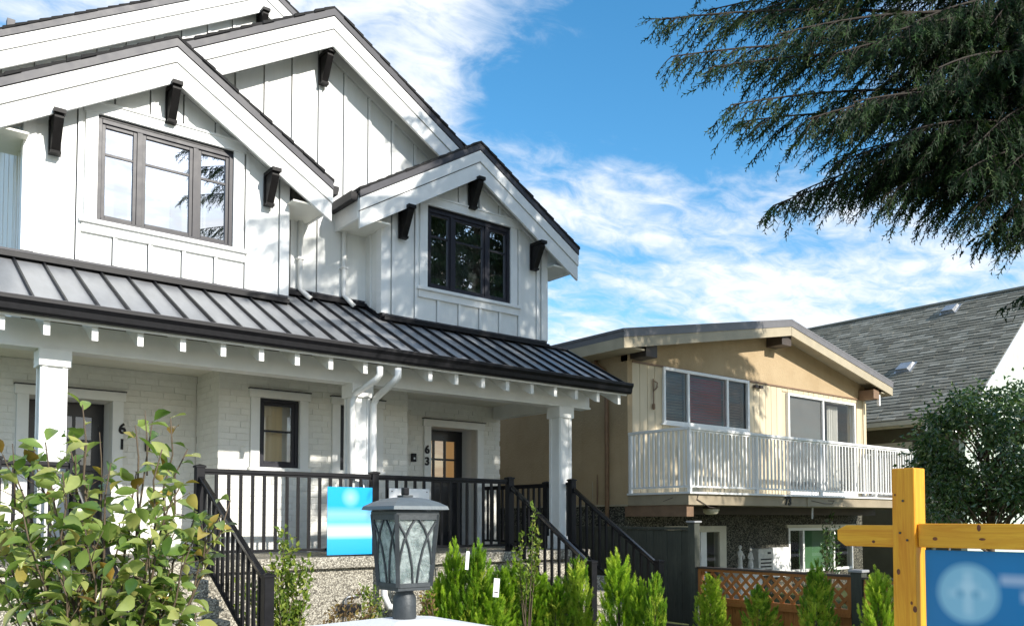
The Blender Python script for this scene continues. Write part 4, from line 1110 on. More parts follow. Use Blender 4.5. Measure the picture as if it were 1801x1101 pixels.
# panel
pt, pl = at(1627, 966, X=PX0+.035).z, at(1627, 966, X=PX0+.035).y
def soft_disc(t, u, v, cu, cv, r0, r1):
    a = t.math('SUBTRACT', u, cu); b = t.math('SUBTRACT', v, cv)
    d = t.math('SQRT', t.math('ADD', t.math('MULTIPLY', a, a), t.math('MULTIPLY', b, b)))
    return t.rng(d, r0, r1, 1, 0)
def soft_box(t, u, v, u0, u1, v0, v1, s):
    e = []
    for x, a, b in ((u, u0, u1), (v, v0, v1)):
        e.append(t.rng(x, a-s, a+s)); e.append(t.rng(x, b-s, b+s, 1, 0))
    r = e[0]
    for q in e[1:]: r = t.math('MULTIPLY', r, q)
    return r
def panel_mat():
    t = NT('sign_print'); s = t.n('ShaderNodeSeparateXYZ'); t.l(t.pos(), s.inputs[0])
    u, v = s.outputs[1], s.outputs[2]
    c = at(1703, 1043, X=PX0+.035); r = abs(at(1650, 1043, X=PX0+.035).y-c.y)
    base = t.mix(t.rng(t.noise(t.pos(), 3, 2), .3, .7), (.0, .17, .40), (.0, .20, .46))
    col_ = t.mix(t.math('MULTIPLY', soft_disc(t, u, v, c.y, c.z, r*.84, r*1.12), .80), base, (.32, .63, .76))
    k = r
    for (a0, a1, b0, b1, al_) in ((-.10, .10, -.75, .75, .45), (-.62, -.30, -.10, .08, .4), (.30, .62, -.10, .08, .4), (-.32, .32, .12, .34, .35)):
        col_ = t.mix(t.math('MULTIPLY', soft_box(t, u, v, c.y+a0*k, c.y+a1*k, c.z+b0*k, c.z+b1*k, .16*k), al_), col_, (.75, .93, .97))
    for du, dv in ((-.26, -.02), (.26, -.02)):
        col_ = t.mix(t.math('MULTIPLY', soft_disc(t, u, v, c.y+du*k, c.z+dv*k, 0, .24*k), .45), col_, (.03, .26, .45))
    e = at(1760, 1020, X=PX0+.035)
    col_ = t.mix(t.math('MULTIPLY', soft_box(t, u, v, e.y-.6, e.y, e.z-.014, e.z+.016, .012), .6), col_, (.62, .70, .82))
    col_ = t.mix(t.math('MULTIPLY', soft_box(t, u, v, e.y-.6, e.y-.06, e.z-.065, e.z-.03, .012), .6), col_, (.62, .70, .82))
    t.set(col_, .35, 0, .5); MAT['sign_print'] = t.m
panel_mat()
sg = P('yard_sign', 'sign_print', None, (PX0+.032, PX0+.038, pl-.62, pl, pt-.75, pt), bevel=.002); tag(sg, 'blue sign panel with a pale round emblem under the timber arm', 'sign')
for yy in (pl-.08, pl-.5):
    MB().tube([(PX0+.035, yy, pt), (PX0+.035, yy, az0+.003)], .003, 6).build('hook', 'galvanised', sg)

# signs on the porch railing
def rail_print():
    t = NT('rail_sign_print'); s = t.n('ShaderNodeSeparateXYZ'); t.l(t.pos(), s.inputs[0]); u, v = s.outputs[0], s.outputs[2]
    h = t.rng(v, 1.15, 2.0)
    c = t.ramp(h, [(0, (.01, .33, .72)), (.22, (.03, .40, .78)), (.30, (.52, .68, .84)), (.38, (.52, .70, .86)), (.48, (.10, .45, .78)), (.60, (.22, .48, .72)), (.72, (.0, .36, .80)), (1, (.0, .38, .84))])
    c = t.mix(t.math('MULTIPLY', soft_disc(t, u, v, 5.06, 1.87, .01, .14), .55), c, (.55, .82, .93))
    t.set(c, .3, 0, .5); MAT['rail_sign_print'] = t.m
rail_print()
s1 = P('railing_sign', 'rail_sign_print', None, (4.74, 5.37, -.216, -.208, 1.15, 2.0), bevel=.002); tag(s1, 'bright blue sign with a pale band tied to the porch railing', 'sign')
for x in (4.86, 5.25): MB().tube([(x, -.212, 1.995), (x, -.20, 2.03), (x, -.182, 2.05)], .005, 6).build('tie', 'galvanised', s1)
s2 = P('railing_sign', 'tag_white', None, (5.62, 6.24, -.216, -.208, 1.18, 2.0), bevel=.002); tag(s2, 'plain white sign on the porch railing behind the lantern', 'sign')
for x in (5.66, 6.20): MB().tube([(x, -.212, 1.96), (x, -.22, 1.96)], .008, 8).build('screw', 'dark_beam', s2)

# ================================================================== lantern on the white pillar
LC = Vector((1.345, -7.6, 1.30))
pil = thing('gate_pillar', 'white painted pillar with a sloping cap under the lantern', 'pillar', (LC.x, LC.y, 0))
P('shaft', 'pillar_white', pil, (LC.x-.22, LC.x+.22, LC.y-.22, LC.y+.22, 0, 1.215), bevel=.008)
m = MB(); a = .28; b = .055
m.box(LC.x-a, LC.x+a, LC.y-a, LC.y+a, 1.216, 1.262)
m.add([(LC.x-a, LC.y-a, 1.262), (LC.x+a, LC.y-a, 1.262), (LC.x+a, LC.y+a, 1.262), (LC.x-a, LC.y+a, 1.262), (LC.x-b, LC.y-b, 1.30), (LC.x+b, LC.y-b, 1.30), (LC.x+b, LC.y+b, 1.30), (LC.x-b, LC.y+b, 1.30)], [(0, 1, 5, 4), (1, 2, 6, 5), (2, 3, 7, 6), (3, 0, 4, 7), (4, 5, 6, 7)])
m.build('cap', 'pillar_white', pil, bevel=.004)
lt = thing('post_lantern', 'dark metal lantern with crossed bars and rippled glass on the white pillar', 'lantern', LC)
L0 = LC
MB().lathe([(.040, 0), (.042, .004), (.041, .060), (.030, .078), (.030, .086)], L0, 20).build('fitter', 'lamp_metal', lt, True)
def ring(z, h, w): # square ring plate
    return (L0.x-w, L0.x+w, L0.y-w, L0.y+w, L0.z+z, L0.z+z+h)
P('base_plate', 'lamp_metal', lt, ring(.084, .012, .066), bevel=.003)
ZB, ZT, WB, WT = .096, .305, .066, .083
fr = MB()
def fp_(face, u, t):
    """point on a lantern face: u in -1..1 across, t in 0..1 up"""
    w = WB+(WT-WB)*t; z = L0.z+ZB+(ZT-ZB)*t
    return {0: Vector((L0.x+u*w, L0.y-w, z)), 1: Vector((L0.x-w, L0.y-u*w, z)), 2: Vector((L0.x-u*w, L0.y+w, z)), 3: Vector((L0.x+w, L0.y+u*w, z))}[face]
for f_ in range(4):
    MB().bar(fp_(f_, -1, 0), fp_(f_, -1, 1), .013, .013, up=(1, 1, 0)).build('corner_bar', 'lamp_metal', lt)
    MB().bar(fp_(f_, -.93, .02), fp_(f_, .93, .02), .008, .012).build('rail', 'lamp_metal', lt)
    MB().bar(fp_(f_, -.93, .965), fp_(f_, .93, .965), .010, .018).build('rail', 'lamp_metal', lt)
    g = MB(); g.add([fp_(f_, -.93, .03)*1, fp_(f_, .93, .03), fp_(f_, .93, .95), fp_(f_, -.93, .95)], [(0, 1, 2, 3)])
    ctr = Vector((L0.x, L0.y, 0)); g.v = [tuple(Vector((L0.x, L0.y, v[2]))+(Vector(v)-Vector((L0.x, L0.y, v[2])))*.955) for v in g.v]
    k = len(g.v); g.v += [tuple(Vector((L0.x, L0.y, v[2]))+(Vector(v)-Vector((L0.x, L0.y, v[2])))*.97) for v in g.v[:4]]
    g.f += [(4, 5, 6, 7), (0, 1, 5, 4), (1, 2, 6, 5), (2, 3, 7, 6), (3, 0, 4, 7)]
    g.build('glass_pane', 'water_glass', lt)
    for cv in ([(-.05, .95), (-.38, .80), (-.66, .62), (-.84, .44), (-.93, .30)], [(.05, .95), (.38, .80), (.66, .62), (.84, .44), (.93, .30)],
               [(-.93, .88), (-.62, .72), (-.38, .52), (-.20, .28), (-.12, .03)], [(.93, .88), (.62, .72), (.38, .52), (.20, .28), (.12, .03)]):
        MB().tube([fp_(f_, u, t) for u, t in cv], .0042, 6).build('crossed_bar', 'lamp_metal', lt, True)
P('neck', 'lamp_metal', lt, ring(ZT-.004, .014, .088), bevel=.003)
rf = MB(); n = 5; prof = [(.112, .318), (.108, .328), (.085, .340), (.055, .350), (.03, .354)]
vs = []
for w, z in [(.092, .316)]+prof:
    vs += [(L0.x-w, L0.y-w, L0.z+z), (L0.x+w, L0.y-w, L0.z+z), (L0.x+w, L0.y+w, L0.z+z), (L0.x-w, L0.y+w, L0.z+z)]
fs = [(3, 2, 1, 0)]
for i in range(len(prof)):
    for j in range(4): fs.append((i*4+j, i*4+(j+1) % 4, i*4+4+(j+1) % 4, i*4+4+j))
fs.append(tuple(range(len(prof)*4, len(prof)*4+4)))
rf.add(vs, fs); rf.build('roof', 'lamp_metal_sunlit', lt)
P('finial', 'lamp_metal', lt, ring(.3545, .006, .020)); P('finial', 'black_metal', lt, ring(.361, .022, .011), bevel=.003)
MB().lathe([(.014, 0), (.014, .05), (.010, .055), (.010, .11), (.004, .13)], L0+Vector((0, 0, .096)), 12).build('candle', 'tag_white', lt, True)

lt.scale = (.86, .86, 1.03)
# ================================================================== plants
def frame(d, roll=0.0):
    d = d.normalized(); s = d.cross(Vector((0, 0, 1)))
    if s.length < 1e-3: s = Vector((1, 0, 0))
    s.normalize(); n = s.cross(d)
    c, q = math.cos(roll), math.sin(roll)
    return d, s*c+n*q, n*c-s*q
def rv(r, a=1.0): return Vector((r.uniform(-a, a), r.uniform(-a, a), r.uniform(-a, a)))
def kite(m, p, d, L, w, roll, tint, fold=.25):
    d, s, n = frame(d, roll)
    a = p; b = p+d*L*.45+s*w*.5+n*w*fold; c = p+d*L; e = p+d*L*.45-s*w*.5+n*w*fold; k = p+d*L*.5
    m.add([a, b, c, e, k], [(0, 1, 4), (1, 2, 4), (2, 3, 4), (3, 0, 4)], tint)

# --- conifer over the pavement
def conifer():
    r = random.Random(21)
    B = Vector((10.0, -6.7, 0)); H = 15.0
    t = thing('conifer_tree', 'tall dark conifer with drooping feathery branches overhanging the beige house', 'tree', B)
    MB().tube([B+Vector((0, 0, -.1)), B+Vector((.03, 0, 4)), B+Vector((-.02, .04, 9)), B+Vector((0, 0, H))], [.30, .24, .15, .02], 12).build('trunk', 'bark', t, True)
    limbs = []
    def limb(z0, tip, sag):
        s = B+Vector((0, 0, z0)); pts = []
        mid = (s+tip)/2+Vector((0, 0, sag))
        for i in range(13):
            k = i/12; pts.append(s*(1-k)**2+mid*2*k*(1-k)+tip*k*k)
        limbs.append(pts)
    for px, py, dd, z0 in ((1160, 35, 8.2, 6.7), (1180, 100, 8.0, 6.4), (1245, 120, 7.8, 6.3), (1285, 185, 7.7, 5.9), (1300, 215, 8.3, 5.6), (1240, 20, 8.8, 7.2), (1360, 362, 8.2, 5.5), (1400, 340, 8.6, 5.6),
                           (1420, 210, 7.4, 6.0), (1500, 180, 7.2, 5.8), (1600, 230, 7.4, 5.5), (1470, 95, 7.6, 6.6), (1370, 60, 7.6, 6.8), (1560, 60, 7.5, 6.7), (1650, 120, 7.2, 6.3),
                           (1500, 330, 8.8, 5.5), (1620, 320, 8.6, 5.2), (1700, 300, 7.5, 5.3), (1770, 380, 8.2, 4.9), (1790, 330, 9.4, 5.3), (1700, 180, 9.0, 6.0), (1330, 20, 8.6, 7.4), (1250, -40, 8.4, 7.6), (1420, -60, 8.0, 7.8), (1600, -60, 8.2, 8.0)):
        limb(z0, at(px, py, d=dd), .35)
    for j in range(15):
        px, py = r.uniform(1420, 1810), r.uniform(-60, 290); limb(7.6-(py+60)*.0058+r.uniform(-.2, .2), at(px, py+r.uniform(0, 40), d=r.uniform(7.0, 9.6)), .3)
    for px, py, dd, z0 in ((1470, 350, 8.4, 5.6), (1555, 345, 8.0, 5.5), (1640, 355, 8.4, 5.4), (1705, 375, 7.8, 5.2), (1760, 395, 8.2, 5.0), (1800, 410, 8.0, 4.95), (1540, 290, 8.0, 5.8), (1610, 280, 8.4, 5.7), (1690, 260, 7.8, 5.6), (1740, 330, 8.0, 5.2), (1780, 290, 7.6, 5.3), (1590, 340, 9.0, 5.5), (1660, 350, 8.8, 5.3)):
        limb(z0, at(px, py, d=dd), .35)
    for tip in ((5.6, -6.6, 8.5), (5.75, -6.4, 9.1), (5.9, -6.9, 7.9), (5.65, -6.8, 9.6), (6.2, -6.3, 8.8), (6.1, -6.9, 9.3)):
        limb(tip[2]+.9, Vector(tip), .3)
    z = 5.7; a = 0.0
    while z < 14.2:
        k = (z-4.5)/(H-4.5); L = 4.5*(1-k)**.85+.25
        for j in range(4 if z < 7.2 else (8 if k < .75 else 5)):
            a += 2.4+r.uniform(-.3, .3); q = L*r.uniform(.75, 1.05)
            dx, dy = math.cos(a)*q, math.sin(a)*q
            # keep the sky in front of the white gables clear
            if z < 8.6 and dx < -2.0 and dy > -1.5: continue
            if z < 8.6 and dx < 2.5 and dy > 1.2: continue
            tip = B+Vector((dx, dy, z+r.uniform(-.5, .25)-.10*q))
            if tip.y < -8.8 and tip.x < 9: continue
            if tip.z < 5.5: continue
            limb(z, tip, .25+.05*q)
        z += .30
    wood_ = MB(); fol = MB()
    for pts in limbs:
        n = len(pts); L = sum((pts[i+1]-pts[i]).length for i in range(n-1))
        wood_.tube(pts, [(.022*(1-.9*i/(n-1)))*min(1, L/3.5)+.004 for i in range(n)], 5, False)
        near = (pts[-1]-CAM).length < 11.5 and pts[-1].z < 9.7
        step = .056 if near else (.055 if 7.5 < pts[-1].z < 13 else .09)
        tpos = .55
        while tpos < L:
            k = tpos/L; i = min(int(k*(n-1)), n-2); p = pts[i].lerp(pts[i+1], k*(n-1)-i); d = (pts[i+1]-pts[i]).normalized()
            side = d.cross(Vector((0, 0, 1))).normalized()*(1 if r.random() < .5 else -1)
            sl2 = (.70*(1-k)**.6+.22)*r.uniform(.5, 1.1)
            dd = (d*.75+side*r.uniform(.15, .75)+Vector((0, 0, r.uniform(-.40, .05)))).normalized()
            q0 = p; nb = max(3, int(sl2/(.042 if near else .075)))
            pp = [p+dd*sl2*j/4+Vector((0, 0, -.42*sl2*(j/4)**2)) for j in range(5)]
            if near: wood_.tube(pp, [.006, .005, .004, .003, .0015], 3, False)
            for j in range(nb):
                kk = (j+r.random())/nb; ii = min(int(kk*4), 3); b = pp[ii].lerp(pp[ii+1], kk*4-ii)
                bl = r.uniform(.09, .24)*(1.15-kk*.5)
                bd = (dd*r.uniform(.3, .9)+rv(r, .35)+Vector((0, 0, r.uniform(-1.0, -.2)))).normalized()
                tint = r.random()*.999
                # a spray: thin central blade with short barbs
                D, S, N = frame(bd, r.uniform(0, 3.1)); w = .016 if near else .05
                e = b+D*bl
                fol.add([b-S*w*.5, b+S*w*.5, e], [(0, 1, 2)], tint)
                for g_ in range(5 if near else 3):
                    f0 = (g_+.4)/(5 if near else 3); c = b+D*bl*f0; sg2 = 1 if g_ % 2 else -1
                    ln = bl*.42*(1.1-f0*.6); o = (D*.75+S*sg2*.7+N*r.uniform(-.3, .3)).normalized()
                    fol.add([c-D*w*.7, c+D*w*.7, c+o*ln], [(0, 1, 2)], tint)
            tpos += step*r.uniform(.7, 1.3)
    wood_.build('limbs', 'limb_bark', t, True)
    fol.build('crown', 'conifer_leaf', t)
    return t
con = conifer()
# second conifer added out of view to throw dappled shade on the beige house
c2 = bpy.data.objects.new('conifer_tree', None); col.objects.link(c2); c2.location = (14.4, -7.9, 0); c2.rotation_euler = (0, 0, rad(140)); c2.scale = (.95, .95, .95)
tag(c2, 'second tall conifer added out of view for its shade, right of the overhanging one', 'tree')
for ch in con.children:
    o = bpy.data.objects.new(ch.name.split('.')[0], ch.data); col.objects.link(o); o.parent = c2; o.location = (-10.0, 6.7, 0)

# --- young thuja hedge plants
def thuja_mesh(seed, H=1.0, Rr=.20):
    r = random.Random(seed); m = MB()
    for i in range(104):
        zt = .14+.86*(i/103)**.85 if i < 101 else 1.0
        a = r.uniform(0, 6.283); rt = Rr*(1.08-zt)**.55*r.uniform(.55, 1.12)*(.8 if zt < .2 else 1)
        if i > 98: rt *= .25
        tip = Vector((math.cos(a)*rt, math.sin(a)*rt, zt*H*r.uniform(.93, 1.03)))
        ln = r.uniform(.20, .34); out = Vector((math.cos(a), math.sin(a), 0))
        root = tip-(Vector((0, 0, 1))+out*.45*r.uniform(.3, 1.2)).normalized()*ln; base_t = r.uniform(-.12, .12)
        for j in range(26):
            k = r.random()**.75; p = root.lerp(tip, k)+rv(r, .028*(1.15-k))
            d = ((tip-root).normalized()+rv(r, .55*(1.1-k))+out*.25*(1-k)).normalized()
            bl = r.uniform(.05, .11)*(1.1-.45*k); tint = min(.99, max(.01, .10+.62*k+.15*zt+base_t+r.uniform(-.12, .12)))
            D, S, N = frame(d, r.uniform(0, 3.1)); w = .012
            m.add([p-S*w*.4, p+S*w*.4, p+D*bl], [(0, 1, 2)], tint)
            for g_ in range(6):
                f0 = .12+.14*g_; c = p+D*bl*f0; sg2 = 1 if g_ % 2 else -1
                l2 = bl*.46*(1.15-f0*.7); o = (D*.85+S*sg2*.62+N*r.uniform(-.25, .25)).normalized()
                m.add([c-D*w*.55, c+D*w*.55, c+o*l2], [(0, 1, 2)], min(.99, tint+.08*f0))
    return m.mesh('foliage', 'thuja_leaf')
TH = [thuja_mesh(s, 1.0, q) for s, q in ((1, .25), (2, .30), (3, .24), (4, .28), (5, .26), (6, .29))]
TRK = MB().tube([(0, 0, -.05), (.004, 0, .5), (0, .004, .9)], [.016, .012, .004], 6).mesh('trunk', 'bark')
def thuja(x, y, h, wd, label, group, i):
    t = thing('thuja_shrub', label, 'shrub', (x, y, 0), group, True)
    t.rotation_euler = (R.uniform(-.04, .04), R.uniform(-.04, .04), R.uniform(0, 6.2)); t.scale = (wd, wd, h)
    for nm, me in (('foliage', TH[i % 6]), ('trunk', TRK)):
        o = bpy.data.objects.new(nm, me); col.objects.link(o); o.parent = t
g1 = 'thuja shrubs along the cedar fence'; g2 = 'thuja shrubs beside the path to door 63'; g3 = 'thuja shrubs under the porch'
i = 0
for px, py, wd, lb in ((1248, 1004, 1.15, 'bright green thuja at the dark post end of the lattice fence'), (1335, 1024, 1.05, 'shortest bright green thuja before the middle of the lattice fence'), (1432, 982, 1.2, 'tall bright green thuja before the street end of the lattice fence'), (1545, 994, 1.15, 'bright green thuja partly behind the golden sign post')):
    q = at(px, py, X=9.45); thuja(q.x, q.y, (q.z+.02)*.93, wd, lb, g1, i); i += 1
for px, py, wd, lb in ((1018, 972, 1.25, 'thuja left of the nearer newel post of the right stairs'), (1090, 964, 1.35, 'broad thuja in front of the nearer newel post of the right stairs'), (1150, 1000, .75, 'slim thuja below the newel post beside the dark fence'), (1128, 1012, .8, 'small thuja between the broad and the slim ones')):
    q = at(px, py, X=7.45); thuja(q.x, q.y, (q.z+.02)*.93, wd, lb, g2, i); i += 1
for px, py, yy, wd, lb in ((800, 944, -1.3, 1.15, 'thuja next to the lantern, left of two equal tops'), (835, 946, -1.5, 1.2, 'thuja second from the lantern'), (880, 990, -1.2, 1.3, 'low thuja behind the white plant tag under the porch'), (908, 975, -1.0, 1.1, 'thuja at the foot of the leafy sapling'), (945, 998, -1.5, 1.35, 'wide thuja right of the leafy sapling'), (978, 1010, -1.7, 1.1, 'low thuja between the sapling and the stairs'), (768, 1005, -1.1, 1.2, 'low thuja half hidden by the lantern'), (862, 1020, -1.7, 1.25, 'lowest thuja in front of the porch wall')):
    q = at(px, py, Y=yy); thuja(q.x, q.y, (q.z+.02)*.93, wd, lb, g3, i); i += 1
for px, py, yy, lb in ((822, 985, -1.62, 'narrow white plant tag in the thuja near the lantern'), (873, 1033, -1.88, 'broad white plant tag low in the thuja hedge')):
    q = at(px, py, Y=yy); w = .035 if px > 850 else .02
    o = MB().box(-w, w, -.002, .002, -.11, .11).build('plant_tag', 'tag_white'); o.location = q; o.rotation_euler = (rad(-8), rad(6), rad(-25)); tag(o, lb, 'plant tag')
    MB().tube([(0, .004, .1), (.01, .03, .16), (0, .07, .14)], .003, 5).build('tie', 'twig', o)
    if px > 850: MB().box(-.022, .022, -.004, -.0025, -.06, -.045).build('print', 'dark_beam', o)

# --- leafy shrubs made of stems and leaves
def stem_shrub(name, label, cat, base, tips, leafmat_, L, dens, seed, start=.25, spread=.05, woodmat='twig', group=None):
    r = random.Random(seed); t = thing(name, label, cat, base, group); w = MB(); f = MB()
    for tip in tips:
        tip = Vector(tip); b = Vector(base)+Vector((r.uniform(-.06, .06), r.uniform(-.06, .06), 0)); mid = b.lerp(tip, .5)+rv(r, .12)+Vector((0, 0, .05))
        pts = [b*(1-k)**2+mid*2*k*(1-k)+tip*k*k for k in [j/7 for j in range(8)]]
        w.tube(pts, [.010*(1-.8*j/7) for j in range(8)], 5)
        n = int((tip-b).length*dens)
        for j in range(n):
            k = start+(1-start)*(j+r.random())/n; i_ = min(int(k*7), 6); p = pts[i_].lerp(pts[i_+1], k*7-i_)
            d = ((pts[i_+1]-pts[i_]).normalized()*.7+rv(r, .9)+Vector((0, 0, .15))).normalized()
            p = p+rv(r, spread)
            kite(f, p, d, L*r.uniform(.7, 1.2), L*r.uniform(.42, .58), r.uniform(0, 3.1), min(.999, r.random()))
    w.build('stems', woodmat, t, True); f.build('foliage', leafmat_, t)
    return t
b = at(505, 1080, d=8.6); b.z = 0
stem_shrub('boxwood_shrub', 'yellow green leafy shrub by the newel post of the left stairs', 'shrub', b, [at(px, py, d=8.6+dd) for px, py, dd in ((500, 935, 0), (515, 950, .1), (480, 985, 0), (462, 1005, .2), (535, 985, -.1), (545, 995, .1), (520, 1010, 0), (455, 1050, 0), (530, 1045, .1), (490, 1020, -.2), (445, 1030, .2), (510, 975, .1), (525, 1075, 0), (475, 1060, 0), (420, 1015, .1), (415, 1060, .1))], 'shrub_leaf', .075, 80, 3, .25, .05)
b = at(925, 1080, d=10.4); b.z = 0
stem_shrub('sapling', 'slim leafy sapling rising above the thuja hedge', 'sapling', b, [at(px, py, d=10.4) for px, py in ((937, 888), (945, 930), (920, 935), (950, 950), (905, 965), (930, 975))], 'shrub_leaf', .07, 42, 4, .45, .03)
b = at(560, 1098, d=7.6); b.z = 0
stem_shrub('dry_shrub', 'brown withered shrub at the foot of the porch wall', 'shrub', b, [at(px, py, d=7.6+dd) for px, py, dd in ((585, 1072, 0), (600, 1062, .2), (620, 1075, 0), (640, 1060, .2), (660, 1070, 0), (610, 1085, -.2), (575, 1090, 0), (650, 1085, 0), (630, 1045, .2))], 'dry_leaf', .05, 70, 5, .35, .05)
b = at(655, 1098, d=8.2); b.z = 0
stem_shrub('yellow_shrub', 'small yellow leaved plant left of the lantern', 'plant', b, [at(px, py, d=8.2) for px, py in ((650, 1040), (640, 1030), (660, 1035), (668, 1055), (672, 1075), (655, 1065))], 'shrub_leaf', .05, 90, 6, .4, .035)
b = at(762, 1098, d=8.4); b.z = 0
stem_shrub('yellow_shrub', 'small yellow leaved plant right of the lantern', 'plant', b, [at(px, py, d=8.4) for px, py in ((742, 1040), (752, 1030), (745, 1060), (760, 1075))], 'dry_leaf', .05, 70, 7, .4, .035)
b = at(1458, 1000, Y=.15); b.z = 0
stem_shrub('climbing_plant', 'sparse leafy plant standing before the lower window of the beige house', 'plant', b, [at(px, py, Y=.15) for px, py in ((1462, 905), (1450, 930), (1470, 925), (1475, 960), (1445, 960), (1460, 980))], 'broad_leaf', .11, 34, 8, .3, .06)

# --- broad leaved tree in the next garden
def broadleaf():
    r = random.Random(9); B = at(1742, 1000, d=14.5); B.z = 0
    t = thing('broadleaf_tree', 'dense dark green broadleaf tree in front of the shingle roofed house', 'tree', B)
    C = at(1745, 800, d=14.5)
    wd = MB(); wd.tube([B, B+Vector((.03, 0, 1.0)), Vector((B.x, B.y, C.z))], [.09, .07, .03], 8)
    f = MB(); clumps = []
    for i in range(60):
        v = rv(r, 1)
        if v.length > 1: v.normalize()
        c = C+Vector((v.x*1.15, v.y*1.15, v.z*.98)); clumps.append(c)
    for px, py in ((1628, 780), (1640, 765), (1655, 800), (1665, 740), (1690, 705), (1720, 700), (1760, 700), (1795, 690), (1650, 905), (1670, 880), (1700, 730), (1780, 715), (1640, 790), (1800, 760), (1800, 850), (1760, 880), (1720, 870), (1690, 820)):
        clumps.append(at(px, py, d=14.5+r.uniform(-.5, .5)))
    for c in clumps:
        s = Vector((B.x, B.y, max(1.0, c.z-.9))); wd.tube([s, (s+c)/2+rv(r, .1), c], [.025, .014, .005], 5)
        for j in range(210):
            v = Vector((r.gauss(0, 1), r.gauss(0, 1), r.gauss(0, .8)))*r.choice((.10, .14, .19))
            d = (v*2+rv(r, .6)+Vector((0, 0, -.25))).normalized()
            kite(f, c+v, d, r.uniform(.075, .12), r.uniform(.04, .06), r.uniform(0, 3.1), r.random()*.999)
    wd.build('branches', 'bark', t, True); f.build('crown', 'broad_leaf', t)
broadleaf()

# --- big leaved bush close to the camera
def camellia():
    r = random.Random(31); d0 = 3.9
    B = at(205, 1000, d=d0); B.z = 0
    t = thing('camellia_bush', 'big leaved green bush in the left foreground before the stairs', 'bush', B)
    tips = [(145, 712, 0), (118, 770, .1), (80, 778, -.15), (150, 775, .05), (238, 748, -.05), (268, 742, .1), (300, 735, .0), (330, 790, .05), (285, 790, -.2), (195, 815, -.1), (60, 790, .15), (25, 830, .0), (5, 800, .2),
            (110, 830, -.2), (180, 840, .2), (240, 830, .0), (320, 850, -.1), (345, 900, .1), (390, 905, .0), (405, 880, .05), (340, 950, -.1), (310, 930, .2), (40, 900, -.2), (5, 930, 0), (90, 920, .2), (150, 930, -.3), (210, 920, -.1),
            (260, 950, -.2), (300, 1000, 0), (30, 990, .1), (100, 1000, -.3), (180, 1020, -.3), (250, 1040, -.1), (5, 1040, -.1), (60, 1070, -.3), (140, 1080, -.2), (230, 1090, -.2), (270, 1085, .1), (345, 1075, .0), (-30, 960, .2), (-40, 870, .1), (310, 1098, .1)]
    wd = MB(); spots = []
    for n, (px, py, dd) in enumerate(tips):
        tip = at(px, py, d=d0+dd); b = B+Vector((r.uniform(-.12, .12), r.uniform(-.12, .12), 0))
        mid = Vector((b.x*.55+tip.x*.45, b.y*.55+tip.y*.45, tip.z*.62))+rv(r, .05)
        pts = [b*(1-k)**2+mid*2*k*(1-k)+tip*k*k for k in [j/10 for j in range(11)]]
        pts = [p if j in (0, 10) else p+rv(r, .022) for j, p in enumerate(pts)]
        wd.tube(pts, [.010*(1-.85*j/10)+.0014 for j in range(11)], 6)
        zmin = .95
        Lh = 0; k = 1.0
        while k > .2:
            i_ = min(int(k*10), 9); p = pts[i_].lerp(pts[i_+1], k*10-i_)
            if p.z < zmin: break
            dr = (pts[i_+1]-pts[i_]).normalized()
            top = py < 800
            if r.random() < (.62 if (top and k < .93) else .9): spots.append((p, dr, k))
            if r.random() < .38 and k < .93 and not (py < 760):     # side twig
                e = p+(dr*.5+rv(r, .8)).normalized()*r.uniform(.06, .16); wd.tube([p, (p+e)/2+rv(r, .01), e], [.003, .0022, .0014], 4)
                spots += [(e, (e-p).normalized(), .9), (p.lerp(e, .7), (e-p).normalized(), .8)]
                if r.random() < .5: spots.append((e, (e-p).normalized(), .6))
            k -= .027*r.uniform(.6, 1.4)
    for px, py in ((22, 780), (255, 722), (130, 765), (175, 760)):
        e = at(px, py, d=d0); wd.tube([e+Vector((.02, .02, -.30)), e+Vector((.01, 0, -.12)), e], [.004, .003, .002], 5)
    wd.build('stems', 'twig', t, True)
    def leaf(seed, curl, fold):
        q = random.Random(seed); m = MB(); rows = [(0, .0), (.10, .20), (.30, .46), (.52, .50), (.74, .36), (.90, .15), (1.0, .0)]
        vs = []
        for u, w in rows:
            z = -curl*u*u+.05*math.sin(u*3.1); wv = .03*math.sin(u*9+seed)
            vs += [(u, -w*.5, z+abs(w)*fold+wv*w), (u, 0, z), (u, w*.5, z+abs(w)*fold-wv*w)]
        fs = []
        for i in range(len(rows)-1):
            a = i*3; fs += [(a, a+1, a+4, a+3), (a+1, a+2, a+5, a+4)]
        m.add(vs, fs, 0.0)
        m.tube([(-.16, 0, .02), (0, 0, 0)], .012, 4)
        m.t = [0.0]*len(m.v)
        return m
    forms = [leaf(s, c, f_) for s, c, f_ in ((1, .10, .22), (2, .28, .30), (3, .02, .12), (4, .38, .18), (5, .18, .40), (6, -.05, .26))]
    mes = [f_.mesh('leaf', 'camellia_leaf', True) for f_ in forms]
    pl = []
    for p, dr, k in spots:
        side = rv(r, 1); side = (side-dr*side.dot(dr)).normalized()
        d = (dr*r.uniform(.1, .75)+side+Vector((0, 0, r.uniform(-.35, .35)))).normalized()
        D, S, N = frame(d, r.gauss(0, .55))
        if N.z < 0 and r.random() < .8: S, N = -S, -N
        L = r.uniform(.062, .125)
        M = Matrix((D, S, N)).transposed().to_4x4(); M = Matrix.Translation(p+D*.012) @ M @ Matrix.Diagonal((L, L*r.uniform(.85, 1.12), L, 1))
        pl.append(((p-CAM).length, M, r.randrange(6)))
    pl.sort(key=lambda q: q[0]); rest_ = MB()
    for i, (_, M, k) in enumerate(pl):
        if i < 300: piece('leaf', mes[k], t, M)
        else: rest_.add([M @ Vector(v) for v in forms[k].v], forms[k].f, r.random()*.999)
    tag(rest_.build('leaves', 'camellia_leaf', t, True), kind='stuff')
    return len(pl)
print('camellia leaves', camellia())

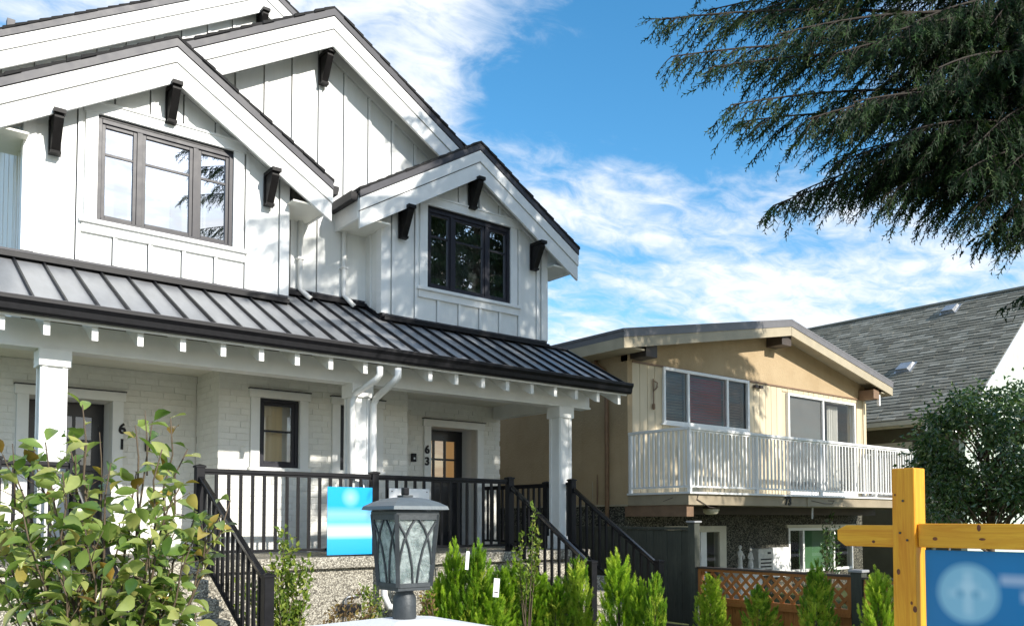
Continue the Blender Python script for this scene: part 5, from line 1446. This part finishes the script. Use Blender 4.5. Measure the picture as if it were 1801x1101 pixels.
# ================================================================== small things by the beige house and the porch wall
def figure(name, base, h, lean, label, skirt):
    """a small garden figure: one lathe-built body with shoulders, arms and head"""
    m = MB(); b = Vector(base)
    prof = [(.13, 0), (.14, .02), (.12, .05), (.15 if skirt else .09, .12), (.12 if skirt else .10, .28), (.085, .42), (.095, .55), (.115, .66), (.105, .74), (.04, .79), (.035, .82), (.065, .86), (.075, .92), (.05, .985), (.01, 1.0)]
    m.lathe([(r_*h, z*h) for r_, z in prof], b, 12)
    for s in (-1, 1):
        sh = b+Vector((s*.10*h, 0, .70*h)); el = b+Vector((s*.19*h+lean*.02, -.03*h, .52*h)); hd = b+Vector((s*.09*h, -.12*h, .42*h))
        m.tube([sh, el, hd], [.04*h, .033*h, .026*h], 7)
    o = m.build(name, 'stone_white', None, True); tag(o, label, 'statue', 'pale statues beside the lower door')
    return o
q1 = at(1302, 1000, Y=.25); q2 = at(1319, 1000, Y=.25)
pz = q1.z-.02
pd = thing('stone_ledge', 'low stone ledge that carries the two pale statues', 'ledge', (q1.x, .25, 0)); P('block', 'stone_white', pd, (q1.x-.2, q2.x+.2, .10, .42, 0, pz), bevel=.01); P('coping', 'stone_white', pd, (q1.x-.23, q2.x+.23, .07, .45, pz, pz+.02))
figure('garden_statue', (q1.x, .25, pz+.02), .46, 1, 'taller pale stone statue beside the lower door, left of the pair', False)
figure('garden_statue', (q2.x+.02, .25, pz+.02), .40, -1, 'shorter pale stone statue, right of the pair', True)
tp = thing('garden_tap', 'grey pipe and tap standing against the porch wall', 'tap', at(615, 1075, Y=-.23))
a = at(608, 1068, Y=-.24)
MB().tube([(a.x, -.24, 0), (a.x, -.24, a.z+.10), (a.x+.02, -.25, a.z+.13), (a.x+.22, -.25, a.z+.15)], .014, 8).build('pipe', 'galvanised', tp, True)
MB().box(a.x-.09, a.x+.18, -.32, -.20, a.z-.06, a.z+.04).build('valve_box', 'black_metal', tp, bevel=.01)
MB().lathe([(.03, 0), (.035, .01), (.03, .02)], (a.x+.22, -.26, a.z+.16), 10).build('handle', 'galvanised', tp)
for o in list(bpy.data.objects):
    if '_base' in o: del o['_base']
